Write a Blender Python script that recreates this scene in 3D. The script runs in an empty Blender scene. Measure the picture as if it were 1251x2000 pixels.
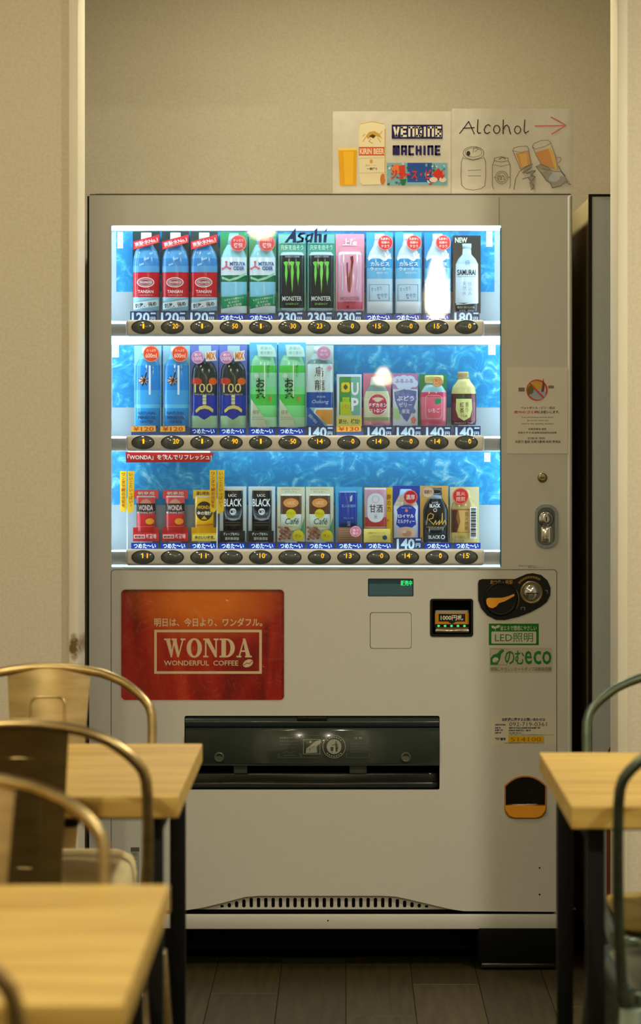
import bpy, bmesh, math, random
from mathutils import Vector, Matrix
from mathutils.geometry import tessellate_polygon

random.seed(4)
SC = bpy.context.scene
COL = SC.collection

# ------------------------------------------------------------------ camera
F = 5330.0          # focal length in pixels of the 1251 x 2000 frame
D = 6.45            # distance camera - front of the vending machine (plane y = 0)
H = 1.28            # camera height
CX, CY = 675.0, 835.0
cam_d = bpy.data.cameras.new('camera')
cam = bpy.data.objects.new('camera', cam_d)
COL.objects.link(cam)
cam.location = (0, -D, H)
cam.rotation_euler = (math.pi / 2, 0, 0)
cam_d.sensor_fit = 'HORIZONTAL'
cam_d.sensor_width = 24.0
cam_d.lens = F / 1251.0 * 24.0
cam_d.shift_x = -(CX - 625.5) / 1251.0
cam_d.shift_y = -(1000.0 - CY) / 1251.0
cam_d.clip_end = 60
cam_d.dof.use_dof = True
cam_d.dof.focus_distance = D
cam_d.dof.aperture_fstop = 4.9
SC.camera = cam

# ------------------------------------------------------------------ world, lights, exposure
world = bpy.data.worlds.new('room_air')
SC.world = world
world.use_nodes = True
world.node_tree.nodes['Background'].inputs[0].default_value = (1.0, 0.82, 0.55, 1)
world.node_tree.nodes['Background'].inputs[1].default_value = 0.02
SC.view_settings.view_transform = 'Standard'
SC.view_settings.look = 'None'
SC.view_settings.gamma = 1.0
SC.view_settings.use_curve_mapping = False
SC.view_settings.exposure = 0.0

WARM = (1.0, 0.90, 0.62)
CEIL_Z = 2.62
CEILING_LIGHTS = [  # x, y, watts
    (-1.15, -2.0, 8, 'aisle wall beside the champagne chairs'), (1.35, -1.75, 38, 'grey-green chairs'),
    (-0.62, -1.20, 3.5, 'cushioned chair in front of the drinks machine'),
    (-1.15, -4.3, 38, 'wall beside the farther oak table'), (1.15, -4.3, 28, 'open floor behind the grey-green chairs'),
    (-1.15, -6.9, 9, 'rear corner next to the small pendant lamp'), (1.15, -6.9, 9, 'rear corner next to the tall pendant lamp'),
    (-0.05, -0.06, 12.5, 'drinks machine in the alcove'),
]
for lx, ly, w, _ in CEILING_LIGHTS:
    ld = bpy.data.lights.new('downlight_lamp', 'AREA')
    ld.shape = 'DISK'
    ld.size = 0.17
    ld.energy = w
    ld.color = (1.0, 0.94, 0.74) if lx > 1 else WARM
    lo = bpy.data.objects.new('downlight_lamp', ld)
    lo.location = (lx, ly, CEIL_Z - 0.03)
    COL.objects.link(lo)

# ------------------------------------------------------------------ helpers: colours and materials
def lin(c):
    return tuple(((v / 255.0) / 12.92 if v / 255.0 <= 0.04045 else ((v / 255.0 + 0.055) / 1.055) ** 2.4) for v in c)

MATS = {}
def mat(name, rgb, rough=0.5, metal=0.0, coat=0.0, emit=0.0, spec=0.5):
    if name in MATS:
        return MATS[name]
    m = bpy.data.materials.new(name)
    m.use_nodes = True
    b = m.node_tree.nodes['Principled BSDF']
    c = lin(rgb)
    b.inputs['Base Color'].default_value = (*c, 1)
    b.inputs['Roughness'].default_value = rough
    b.inputs['Metallic'].default_value = metal
    b.inputs['Coat Weight'].default_value = coat
    b.inputs['Specular IOR Level'].default_value = spec
    if emit:
        b.inputs['Emission Color'].default_value = (*c, 1)
        b.inputs['Emission Strength'].default_value = emit
    MATS[name] = m
    return m

def ink(r, g, b):
    """glossy printed colour"""
    return mat('print_%d_%d_%d' % (r, g, b), (r, g, b), 0.14)

def nodes_of(m):
    return m.node_tree.nodes, m.node_tree.links, m.node_tree.nodes['Principled BSDF']

def noise_mat(name, rgb_a, rgb_b, scale=(20, 20, 20), detail=3, rough=0.6, metal=0.0, bump=0.0, lo=0.35, hi=0.65, coat=0.0, rvar=0.0):
    m = mat(name, rgb_a, rough, metal, coat)
    N, L, b = nodes_of(m)
    tc = N.new('ShaderNodeTexCoord')
    mp = N.new('ShaderNodeMapping')
    mp.inputs['Scale'].default_value = scale
    nz = N.new('ShaderNodeTexNoise')
    nz.inputs['Scale'].default_value = 1.0
    nz.inputs['Detail'].default_value = detail
    rp = N.new('ShaderNodeValToRGB')
    rp.color_ramp.elements[0].position = lo
    rp.color_ramp.elements[1].position = hi
    rp.color_ramp.elements[0].color = (*lin(rgb_a), 1)
    rp.color_ramp.elements[1].color = (*lin(rgb_b), 1)
    L.new(tc.outputs['Object'], mp.inputs['Vector'])
    L.new(mp.outputs[0], nz.inputs['Vector'])
    L.new(nz.outputs['Fac'], rp.inputs['Fac'])
    L.new(rp.outputs['Color'], b.inputs['Base Color'])
    if bump:
        bp = N.new('ShaderNodeBump')
        bp.inputs['Strength'].default_value = bump
        bp.inputs['Distance'].default_value = 0.002
        L.new(nz.outputs['Fac'], bp.inputs['Height'])
        L.new(bp.outputs['Normal'], b.inputs['Normal'])
    if rvar:
        mr = N.new('ShaderNodeMapRange')
        mr.inputs['To Min'].default_value = rough - rvar
        mr.inputs['To Max'].default_value = rough + rvar
        L.new(nz.outputs['Fac'], mr.inputs['Value'])
        L.new(mr.outputs[0], b.inputs['Roughness'])
    return m

def glass_mat(name, tint, ior=1.45):
    """thin flat pane: clear through, mirror-like at its fresnel share"""
    m = bpy.data.materials.new(name)
    m.use_nodes = True
    N, L = m.node_tree.nodes, m.node_tree.links
    N.clear()
    o = N.new('ShaderNodeOutputMaterial')
    tr = N.new('ShaderNodeBsdfTransparent')
    tr.inputs[0].default_value = (*tint, 1)
    gl = N.new('ShaderNodeBsdfGlossy')
    gl.inputs['Roughness'].default_value = 0.015
    fr = N.new('ShaderNodeFresnel')
    fr.inputs['IOR'].default_value = ior
    mx = N.new('ShaderNodeMixShader')
    L.new(fr.outputs[0], mx.inputs[0])
    L.new(tr.outputs[0], mx.inputs[1])
    L.new(gl.outputs[0], mx.inputs[2])
    L.new(mx.outputs[0], o.inputs[0])
    return m

# ------------------------------------------------------------------ helpers: objects
def link(o, parent=None):
    COL.objects.link(o)
    if parent is not None:
        o.parent = parent
        o.matrix_parent_inverse = Matrix.Translation(parent.location).inverted()
    return o

def tag(o, label=None, cat=None, group=None, kind=None):
    if label: o['label'] = label
    if cat: o['category'] = cat
    if group: o['group'] = group
    if kind: o['kind'] = kind
    return o

def thing(name, loc, label, cat, group=None):
    e = bpy.data.objects.new(name, None)
    e.location = loc
    e.empty_display_size = 0.05
    COL.objects.link(e)
    return tag(e, label, cat, group)

class MB:
    """collects geometry with materials into one mesh"""
    def __init__(self):
        self.v, self.f, self.m, self.s, self.mats = [], [], [], [], []
    def mi(self, m):
        if m not in self.mats:
            self.mats.append(m)
        return self.mats.index(m)
    def add(self, verts, faces, m, smooth=False):
        n = len(self.v)
        i = self.mi(m)
        self.v += [tuple(p) for p in verts]
        for f in faces:
            self.f.append([n + k for k in f])
            self.m.append(i)
            self.s.append(smooth)
        return self
    def box(self, x0, x1, y0, y1, z0, z1, m, bev=0.0, seg=2, smooth=True):
        bm = bmesh.new()
        bmesh.ops.create_cube(bm, size=1)
        for p in bm.verts:
            p.co = ((x0 + x1) / 2 + p.co.x * (x1 - x0), (y0 + y1) / 2 + p.co.y * (y1 - y0), (z0 + z1) / 2 + p.co.z * (z1 - z0))
        if bev:
            bmesh.ops.bevel(bm, geom=bm.edges[:], offset=bev, segments=seg, affect='EDGES', profile=0.5)
        self.bm(bm, m, smooth and bev > 0)
        return self
    def bm(self, bm, m, smooth=False):
        bm.verts.index_update()
        self.add([p.co[:] for p in bm.verts], [[q.index for q in f.verts] for f in bm.faces], m, smooth)
        bm.free()
        return self
    def tube(self, pts, r, m, n=10, closed=False, flat=1.0):
        pts = [Vector(p) for p in pts]
        rs = r if isinstance(r, (list, tuple)) else [r] * len(pts)
        rings = []
        up = None
        for i, p in enumerate(pts):
            if closed:
                t = (pts[(i + 1) % len(pts)] - pts[i - 1]).normalized()
            else:
                t = (pts[min(i + 1, len(pts) - 1)] - pts[max(i - 1, 0)]).normalized()
            if up is None:
                up = t.orthogonal().normalized()
            up = (up - t * up.dot(t)).normalized()
            sd = t.cross(up)
            rings.append([p + (up * math.cos(a) + sd * math.sin(a)) * rs[i] for a in [2 * math.pi * k / n for k in range(n)]])
        vs = [q for rg in rings for q in rg]
        fs = []
        cnt = len(pts)
        for i in range(cnt if closed else cnt - 1):
            a, b = i * n, ((i + 1) % cnt) * n
            fs += [[a + k, a + (k + 1) % n, b + (k + 1) % n, b + k] for k in range(n)]
        self.add(vs, fs, m, True)
        if not closed:
            self.add(rings[0], [list(range(n))[::-1]], m)
            self.add(rings[-1], [list(range(n))], m)
        return self
    def bar(self, p, q, w0, d0, w1, d1, m, bev=0.0):
        """tapered rectangular bar from p (w0 x d0) to q (w1 x d1); near-vertical"""
        vs = []
        for c, w, d in ((Vector(p), w0, d0), (Vector(q), w1, d1)):
            vs += [c + Vector((sx * w / 2, sy * d / 2, 0)) for sx, sy in ((-1, -1), (1, -1), (1, 1), (-1, 1))]
        bm = bmesh.new()
        bv = [bm.verts.new(x) for x in vs]
        for f in ((3, 2, 1, 0), (4, 5, 6, 7), (0, 1, 5, 4), (1, 2, 6, 5), (2, 3, 7, 6), (3, 0, 4, 7)):
            bm.faces.new([bv[k] for k in f])
        bmesh.ops.recalc_face_normals(bm, faces=bm.faces[:])
        if bev:
            bmesh.ops.bevel(bm, geom=bm.edges[:], offset=bev, segments=2, affect='EDGES', profile=0.5)
        return self.bm(bm, m, bev > 0)
    def lathe(self, cx, cy, cz, prof, m, n=20, axis='z', smooth=True):
        """prof: list of (radius, along-axis)"""
        vs, fs = [], []
        for r, t in prof:
            for k in range(n):
                a = 2 * math.pi * k / n
                if axis == 'z':
                    vs.append((cx + r * math.cos(a), cy + r * math.sin(a), cz + t))
                else:  # along -y, towards the room
                    vs.append((cx + r * math.cos(a), cy - t, cz + r * math.sin(a)))
        for i in range(len(prof) - 1):
            for k in range(n):
                fs.append([i * n + k, i * n + (k + 1) % n, (i + 1) * n + (k + 1) % n, (i + 1) * n + k])
        self.add(vs, fs, m, smooth)
        self.add(vs[:n], [list(range(n))[::-1]], m)
        self.add(vs[-n:], [list(range(n))], m)
        return self
    def build(self, name, parent=None, fix=True):
        me = bpy.data.meshes.new(name)
        me.from_pydata(self.v, [], self.f)
        for mm in self.mats:
            me.materials.append(mm)
        me.polygons.foreach_set('material_index', self.m)
        me.polygons.foreach_set('use_smooth', self.s)
        if fix:
            bm = bmesh.new()
            bm.from_mesh(me)
            bmesh.ops.recalc_face_normals(bm, faces=bm.faces[:])
            bm.to_mesh(me)
            bm.free()
        me.update()
        o = bpy.data.objects.new(name, me)
        return link(o, parent)

def PX(px, Y=0.0):
    return (px - CX) * (D + Y) / F
def PZ(py, Y=0.0):
    return H - (py - CY) * (D + Y) / F
def SCL(Y=0.0):
    return (D + Y) / F

# ------------------------------------------------------------------ helpers: outlines in picture units on a real plane
def rrect_pts(x0, y0, x1, y1, r, n=5):
    r = min(r, (x1 - x0) / 2 - 1e-4, (y1 - y0) / 2 - 1e-4)
    if r <= 0:
        return [(x0, y0), (x1, y0), (x1, y1), (x0, y1)]
    pts = []
    for cx, cy, a0 in ((x1 - r, y0 + r, -90), (x1 - r, y1 - r, 0), (x0 + r, y1 - r, 90), (x0 + r, y0 + r, 180)):
        for k in range(n + 1):
            a = math.radians(a0 + 90 * k / n)
            pts.append((cx + r * math.cos(a), cy + r * math.sin(a)))
    return pts

def ell_pts(cx, cy, rx, ry, n=28, a0=0, a1=360):
    full = abs(a1 - a0) >= 360
    m = n if full else n + 1
    return [(cx + rx * math.cos(math.radians(a0 + (a1 - a0) * k / n)), cy + ry * math.sin(math.radians(a0 + (a1 - a0) * k / n))) for k in range(m)]

def plate(name, outline, holes, y_front, thick, m, parent=None, bev=0.0):
    """flat sheet facing the room with holes; outlines in picture units at plane y_front"""
    cu = bpy.data.curves.new(name, 'CURVE')
    cu.dimensions = '2D'
    cu.fill_mode = 'BOTH'
    cu.extrude = max(thick / 2 - bev, 1e-5)
    cu.bevel_depth = bev
    cu.bevel_resolution = 1
    if bev:
        cu.offset = -bev
    for pts in [outline] + list(holes):
        sp = cu.splines.new('POLY')
        sp.points.add(len(pts) - 1)
        sp.use_cyclic_u = True
        for p, q in zip(sp.points, pts):
            p.co = (PX(q[0], y_front), PZ(q[1], y_front), 0, 1)
    tmp = bpy.data.objects.new('tmp', cu)
    me = bpy.data.meshes.new_from_object(tmp)
    bpy.data.objects.remove(tmp)
    bpy.data.curves.remove(cu)
    me.name = name
    for v in me.vertices:
        x, z, t = v.co
        v.co = (x, y_front + thick / 2 - t, z)
    me.flip_normals()
    me.materials.clear()
    me.materials.append(m)
    o = bpy.data.objects.new(name, me)
    return link(o, parent)

_TXT = {}
def text_mesh(s, bold=0.0):
    key = (s, bold)
    if key not in _TXT:
        c = bpy.data.curves.new('t', 'FONT')
        c.body = s
        c.resolution_u = 2
        c.offset = bold
        o = bpy.data.objects.new('t', c)
        me = bpy.data.meshes.new_from_object(o)
        vs = [(v.co.x, v.co.y) for v in me.vertices]
        fs = [list(p.vertices) for p in me.polygons]
        bpy.data.objects.remove(o)
        bpy.data.curves.remove(c)
        bpy.data.meshes.remove(me)
        _TXT[key] = (vs, fs)
    return _TXT[key]

class Art:
    """flat print: shapes in picture units (y down), each laid a hair above the one before"""
    def __init__(self):
        self.items = []
    def raw(self, vs, fs, m):
        self.items.append((vs, fs, m))
        return self
    def poly(self, pts, m):
        t = tessellate_polygon([[Vector((p[0], p[1], 0)) for p in pts]])
        return self.raw(list(pts), [list(x) for x in t], m)
    def rect(self, x0, y0, x1, y1, m, r=0, rot=0):
        pts = rrect_pts(x0, y0, x1, y1, r, 4)
        if rot:
            pts = self._rot(pts, (x0 + x1) / 2, (y0 + y1) / 2, rot)
        return self.raw(pts, [list(range(len(pts)))], m)
    @staticmethod
    def _rot(pts, cx, cy, deg):
        a = math.radians(deg)
        c, s = math.cos(a), math.sin(a)
        return [(cx + (x - cx) * c - (y - cy) * s, cy + (x - cx) * s + (y - cy) * c) for x, y in pts]
    def ell(self, cx, cy, rx, ry, m, rot=0):
        pts = ell_pts(cx, cy, rx, ry)
        if rot:
            pts = self._rot(pts, cx, cy, rot)
        return self.raw(pts, [list(range(len(pts)))], m)
    def ring(self, cx, cy, rx, ry, w, m, a0=0, a1=360, n=28):
        o = ell_pts(cx, cy, rx, ry, n, a0, a1)
        i = ell_pts(cx, cy, rx - w, ry - w, n, a0, a1)
        k = len(o)
        full = abs(a1 - a0) >= 360
        fs = [[j, (j + 1) % k, k + (j + 1) % k, k + j] for j in range(k if full else k - 1)]
        return self.raw(o + i, fs, m)
    def frame(self, x0, y0, x1, y1, w, m, r=0):
        o = rrect_pts(x0, y0, x1, y1, r, 4)
        i = rrect_pts(x0 + w, y0 + w, x1 - w, y1 - w, max(r - w, 0.01) if r else 0, 4)
        k = len(o)
        return self.raw(o + i, [[j, (j + 1) % k, k + (j + 1) % k, k + j] for j in range(k)], m)
    def line(self, pts, w, m, closed=False):
        vs, fs = [], []
        seq = list(pts) + ([pts[0]] if closed else [])
        for (ax, ay), (bx, by) in zip(seq, seq[1:]):
            l = math.hypot(bx - ax, by - ay)
            if l < 1e-6:
                continue
            ux, uy = (bx - ax) / l, (by - ay) / l
            e = w * 0.35
            nx, ny = -uy * w / 2, ux * w / 2
            n = len(vs)
            vs += [(ax - ux * e + nx, ay - uy * e + ny), (bx + ux * e + nx, by + uy * e + ny), (bx + ux * e - nx, by + uy * e - ny), (ax - ux * e - nx, ay - uy * e - ny)]
            fs.append([n, n + 1, n + 2, n + 3])
        return self.raw(vs, fs, m)
    def text(self, s, x0, y0, x1, y1, m, bold=0.0, shear=0.0, rot=0):
        vs, fs = text_mesh(s, bold)
        if not vs:
            return self
        ax, bx = min(v[0] for v in vs), max(v[0] for v in vs)
        ay, by = min(v[1] for v in vs), max(v[1] for v in vs)
        out = []
        for x, y in vs:
            u, w = (x - ax) / (bx - ax), (y - ay) / (by - ay)
            out.append((x0 + u * (x1 - x0) + shear * w * (y1 - y0), y1 - w * (y1 - y0)))
        if rot:
            out = self._rot(out, (x0 + x1) / 2, (y0 + y1) / 2, rot)
        return self.raw(out, fs, m)
    def vtext(self, s, cx, y0, y1, w, m, bold=0.0, rot=0):
        """characters one below the other"""
        step = (y1 - y0) / len(s)
        for k, ch in enumerate(s):
            if ch in 'ー〜-':
                self.line([(cx, y0 + step * (k + 0.15)), (cx, y0 + step * (k + 0.85))], w * 0.13, m)
                continue
            vs, fs = text_mesh(ch, bold)
            if not vs:
                continue
            mx = (min(v[0] for v in vs) + max(v[0] for v in vs)) / 2
            out = [(cx + (x - mx) * w, y0 + step * (k + 0.5) - (y - 0.38) * step * 0.98) for x, y in vs]
            self.raw(out, fs, m)
        return self
    def build(self, name, parent, Y0, surf=None, eps=0.00010, lift=0.0004, cols=None, base=None):
        """surf(u, v) -> depth in metres towards the room; cols: u values where long faces are cut so that they follow it"""
        mb = MB()
        s = SCL(Y0)
        if base:                       # (x0, y0, x1, y1, thickness, material): sheet the print lies on
            x0, y0, x1, y1, th, bm_ = base
            mb.box(PX(x0, Y0), PX(x1, Y0), Y0, Y0 + th, PZ(y1, Y0), PZ(y0, Y0), bm_)
        lay = lift
        eps = min(eps, 0.0011 / max(len(self.items), 1))
        for vs, fs, m in self.items:
            if cols:
                bm = bmesh.new()
                bv = [bm.verts.new((x, y, 0)) for x, y in vs]
                for f in fs:
                    try:
                        bm.faces.new([bv[k] for k in f])
                    except ValueError:
                        pass
                a, b = min(v[0] for v in vs), max(v[0] for v in vs)
                for c in cols:
                    if a + 0.5 < c < b - 0.5:
                        bmesh.ops.bisect_plane(bm, geom=bm.verts[:] + bm.edges[:] + bm.faces[:], plane_co=(c, 0, 0), plane_no=(1, 0, 0), dist=1e-4)
                bm.verts.index_update()
                vs = [(q.co.x, q.co.y) for q in bm.verts]
                fs = [[q.index for q in f.verts] for f in bm.faces]
                bm.free()
            out = [(PX(u, Y0), Y0 - lay - (surf(u, v) if surf else 0.0), PZ(v, Y0)) for u, v in vs]
            mb.add(out, fs, m)
            lay += eps
        o = mb.build(name, parent, fix=False)
        # face the room
        me = o.data
        bm = bmesh.new()
        bm.from_mesh(me)
        bm.normal_update()
        nbase = 6 if base else 0
        bm.faces.ensure_lookup_table()
        fl = [f for f in bm.faces if f.index >= nbase and f.normal.y > 0]
        if base:
            bmesh.ops.recalc_face_normals(bm, faces=bm.faces[:nbase])
        bmesh.ops.reverse_faces(bm, faces=fl)
        bm.to_mesh(me)
        bm.free()
        return o

# ------------------------------------------------------------------ shared materials
M_WALL = noise_mat('cream_wallpaper', (212, 203, 182), (204, 194, 172), (140, 140, 140), 4, 0.85, bump=0.05)
M_TRIM = noise_mat('cream_trim_paint', (224, 216, 196), (217, 208, 186), (8, 8, 3), 4, 0.55)
M_CEIL = noise_mat('off_white_ceiling', (226, 216, 196), (218, 207, 186), (6, 6, 6), 4, 0.9)
M_PAINT = noise_mat('machine_paint_warm_grey', (203, 201, 193), (195, 192, 183), (900, 900, 900), 2, 0.42, bump=0.02)
M_PAINT_LIT = noise_mat('machine_paint_edge_highlight', (214, 214, 210), (206, 206, 202), (700, 700, 700), 2, 0.3)  # lighter copy of the machine paint; rounded edge's highlight put into the colour
M_BLACK = mat('black_plastic', (10, 10, 11), 0.4, spec=0.25)
M_DARK = mat('dark_cavity', (6, 7, 7), 0.7, spec=0.1)
M_BLKMET = noise_mat('black_powder_coat', (10, 10, 11), (15, 15, 16), (300, 300, 300), 2, 0.6)
nodes_of(M_BLKMET)[2].inputs['Specular IOR Level'].default_value = 0.2
M_CHROME = mat('chrome', (205, 210, 214), 0.12, 1.0)
M_WHITE = mat('white_plastic', (236, 240, 240), 0.45)
M_ORANGE = mat('orange_plastic', (236, 158, 36), 0.35)
M_LED = mat('led_tube_glow', (214, 240, 255), 0.5, emit=13.0)
M_GLASS = glass_mat('display_glass', (0.97, 0.985, 0.985), 1.5)
M_AMBER = mat('amber_digit_glow', (255, 168, 20), 0.5, emit=1.6)
M_GREENLED = mat('green_led_glow', (40, 220, 120), 0.5, emit=0.9)

# ================================================================== THE ROOM
YB = 0.82            # back wall of the alcove behind the machines
PF, PB = -0.45, -0.31   # front and back face of the wall with the opening
RX = 2.3
YR = -9.3

def room_box(name, *a, m=M_WALL, kind='structure', parent=None):
    o = MB().box(*a, m).build(name, parent)
    if kind and parent is None:
        o['kind'] = kind
    return o

floor = room_box('floor', -RX, RX, YR, YB, -0.06, -0.004, m=mat('floor_joint', (36, 30, 15), 0.9))
plank_mats = []
for k, (a, b) in enumerate((((66, 55, 28), (48, 39, 18)), ((60, 50, 24), (43, 36, 15)), ((72, 60, 32), (52, 43, 21)), ((54, 47, 24), (41, 35, 15)))):
    plank_mats.append(noise_mat('floor_plank_grain_%s' % 'abcd'[k], a, b, (60, 3.5, 60), 5, 0.42, rvar=0.08))
PW, PL = 0.153, 0.92
plank_mesh = {}
for k, pm in enumerate(plank_mats):
    tmp = MB().box(-PW / 2 + 0.0006, PW / 2 - 0.0006, -PL / 2 + 0.0006, PL / 2 - 0.0006, -0.006, 0.0, pm, 0.0008, 1, smooth=False).build('plank')
    plank_mesh[k] = tmp.data
    bpy.data.objects.remove(tmp)
ncol = int(2 * RX / PW)
x_start = -ncol * PW / 2 + PW / 2
for i in range(ncol):
    off = (i * 0.37 % 1.0) * PL
    y = YB - PL / 2 - 0.002 + off - PL
    first = True
    while y > YR + PL / 2:
        o = bpy.data.objects.new('plank', plank_mesh[random.randrange(4)])
        o.location = (x_start + i * PW, y, 0)
        link(o)
        o.parent = floor
        y -= PL

room_box('ceiling', -RX, RX, YR, YB, CEIL_Z, CEIL_Z + 0.06, m=M_CEIL)
room_box('wall_back', -RX, RX, YB, YB + 0.06, 0, CEIL_Z)
room_box('wall_left', -RX - 0.06, -RX, YR, YB, 0, CEIL_Z)
room_box('wall_right', RX, RX + 0.06, YR, YB, 0, CEIL_Z)
room_box('wall_rear', -RX, RX, YR - 0.06, YR, 0, CEIL_Z)
OX0, OX1 = PX(150, PF), PX(1207, PF)
pl = room_box('wall_partition_left', -RX, OX0, PF, PB, 0, CEIL_Z)
pr = room_box('wall_partition_right', OX1, RX, PF, PB, 0, CEIL_Z)
room_box('wall_header', OX0, OX1, PF, PB, 2.36, CEIL_Z)
# corner trims of the opening, a little proud of the wall; the left one carries an old scuff
M_TRIM_SCUFF = noise_mat('cream_trim_scuffed', (224, 216, 196), (217, 208, 186), (8, 8, 3), 4, 0.55)
N, L, b = nodes_of(M_TRIM_SCUFF)
old = b.inputs['Base Color'].links[0].from_socket
tc = N.new('ShaderNodeTexCoord'); mp = N.new('ShaderNodeMapping'); gr = N.new('ShaderNodeTexGradient'); gr.gradient_type = 'SPHERICAL'
zc, xc = PZ(1262, PF), PX(146, PF)
mp.inputs['Location'].default_value = (-xc * 60, 0.0, -zc * 26)
mp.inputs['Scale'].default_value = (60, 0.01, 26)
nz = N.new('ShaderNodeTexNoise'); nz.inputs['Scale'].default_value = 90
mul = N.new('ShaderNodeMath'); mul.operation = 'MULTIPLY'
rp = N.new('ShaderNodeValToRGB'); rp.color_ramp.elements[0].position = 0.08; rp.color_ramp.elements[1].position = 0.3
mx = N.new('ShaderNodeMix'); mx.data_type = 'RGBA'
L.new(tc.outputs['Object'], mp.inputs['Vector']); L.new(mp.outputs[0], gr.inputs['Vector'])
L.new(tc.outputs['Object'], nz.inputs['Vector'])
L.new(gr.outputs['Fac'], mul.inputs[0]); L.new(nz.outputs['Fac'], mul.inputs[1])
L.new(mul.outputs[0], rp.inputs['Fac']); L.new(rp.outputs['Color'], mx.inputs['Factor'])
L.new(old, mx.inputs['A']); mx.inputs['B'].default_value = (*lin((112, 88, 44)), 1)
L.new(mx.outputs['Result'], b.inputs['Base Color'])
t1 = MB().box(PX(134, PF), OX0 + 0.004, PF - 0.012, PB + 0.004, 0, 2.36, M_TRIM_SCUFF, 0.003).build('trim_1')
t2 = MB().box(OX1 - 0.004, PX(1224, PF), PF - 0.012, PB + 0.004, 0, 2.36, M_TRIM, 0.003).build('trim_2')
for t in (t1, t2):
    t['kind'] = 'structure'
MB().box(-RX, PX(134, PF), PF - 0.010, PF, 0, 0.07, M_TRIM, 0.002).build('baseboard_left')['kind'] = 'structure'
MB().box(PX(1224, PF), RX, PF - 0.010, PF, 0, 0.07, M_TRIM, 0.002).build('baseboard_right')['kind'] = 'structure'

# ================================================================== THE DRINKS MACHINE
VM = thing('vending_machine', (PX(645), 0.36, 0), 'tall warm-grey drinks vending machine with a lit blue display window', 'vending machine')

cab = MB().box(PX(169.5), PX(1114), 0.15, 0.72, PZ(1812), PZ(377.5), M_BLACK)
cab.box(PX(169.5), PX(186), 0.0125, 0.15, PZ(1812), PZ(382), M_BLACK).box(PX(1100), PX(1114), 0.0125, 0.15, PZ(1812), PZ(377.5), M_BLACK)
cab.box(PX(186), PX(1100), 0.0125, 0.15, PZ(400), PZ(377.5), M_BLACK).box(PX(186), PX(1100), 0.0157, 0.15, PZ(1812), PZ(1790), M_BLACK)
cab.build('cabinet_body', VM)

WIN = (217, 440, 978, 1108)
LOW = rrect_pts(216.4, 1112.2, 1087.2, 1784, 7)
door = plate('door_frame', rrect_pts(174, 379, 1112, 1784, 3), [rrect_pts(*WIN, 2), LOW], 0.0, 0.012, M_PAINT, VM)
MB().box(PX(1106), PX(1117), -0.0015, 0.03, PZ(1784), PZ(380), M_PAINT_LIT, 0.006, 3).build('door_edge', VM)
# thin seams of the top rail
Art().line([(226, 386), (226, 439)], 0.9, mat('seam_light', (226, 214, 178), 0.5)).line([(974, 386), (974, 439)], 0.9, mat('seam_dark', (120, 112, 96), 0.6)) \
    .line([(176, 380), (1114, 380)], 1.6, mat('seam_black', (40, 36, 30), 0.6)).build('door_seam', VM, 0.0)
HOLE_POSTER = rrect_pts(236, 1151, 555, 1368, 9)
HOLE_SLOT = rrect_pts(360, 1398, 858, 1543, 4)
HOLE_BILL = rrect_pts(841, 1171, 922, 1242, 4)
HOLE_COINRET = [(985, 1535)] + [(985 + 81 * k / 12, 1516 + 19 * abs((k - 6) / 6) ** 2.2) for k in range(0, 13)] + [(1066, 1535), (1066, 1575)] + \
    ell_pts(1048, 1580, 18, 18, 6, 0, 90) + ell_pts(1003, 1580, 18, 18, 6, 90, 180)
HOLE_LCD = rrect_pts(718, 1130, 807, 1165, 2)
HOLE_PAD = rrect_pts(722, 1196, 803, 1267, 5)
low_out = rrect_pts(217.6, 1113.4, 1086.0, 1700, 6)
low_out = [p for p in low_out if p[1] < 1400] + []
arch = [(1086, 1781), (905, 1779.5), (880, 1776), (800, 1757), (772, 1751), (745, 1749.5), (505, 1749.5), (478, 1752), (440, 1762), (395, 1773), (366, 1777.5), (217.6, 1777.5)]
top = rrect_pts(217.6, 1113.4, 1086.0, 1790, 6)
n6 = len(top) // 4
low_out = top[0:n6] + arch + top[3 * n6:]
plate('lower_panel', low_out, [HOLE_POSTER, HOLE_SLOT, HOLE_BILL, HOLE_COINRET, HOLE_LCD, HOLE_PAD], -0.0006, 0.010, M_PAINT, VM)
# grille with slots under the arch
slots = []
for k in range(32):
    x = 419 + k * 14.26
    if x < 478:
        t = (x - 395) / 83.0
        yt = 1773 - 21 * t + 4
    elif x > 772:
        t = (x - 772) / 120.0
        yt = 1751 + 26 * t + 4
    else:
        yt = 1753.5
    yt = max(yt, 1753.5)
    if 1772.5 - yt > 3:
        slots.append(rrect_pts(x - 3.4, yt, x + 3.4, 1772.5, 3.0, 4))
plate('vent_grille', rrect_pts(360, 1745, 910, 1776, 0), slots, 0.0105, 0.002, M_PAINT, VM)
MB().box(PX(200), PX(1100), 0.013, 0.0156, PZ(1790), PZ(1740), M_DARK).build('grille_backing', VM)
MB().box(PX(174), PX(1116), -0.0012, 0.02, PZ(1815), PZ(1785.5), M_PAINT, 0.0025).build('kick_strip', VM)
for sx_, sy_ in ((640, 1798), (1053, 1695), (1053, 1747)):
    Art().ell(sx_, sy_, 1.6, 1.6, M_DARK).build('small_screw', VM, -0.0012)
# black plinth and levelling feet
MB().box(PX(190), PX(1100), 0.10, 0.70, 0.028, PZ(1811), M_DARK, 0.002).build('plinth', VM)
for fx0, fx1 in ((205, 335), (932, 1090)):
    MB().box(PX(fx0), PX(fx1), -0.004, 0.14, 0.012, 0.098, M_DARK, 0.006).box(PX(fx0 + 6), PX(fx1 - 6), -0.012, 0.13, 0.004, 0.016, mat('foot_plate_steel', (60, 58, 54), 0.25, 0.9), 0.003) \
        .box(PX(fx0 + 20), PX(fx1 - 20), 0.02, 0.12, 0.0, 0.006, M_BLACK).build('levelling_foot', VM)

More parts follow.
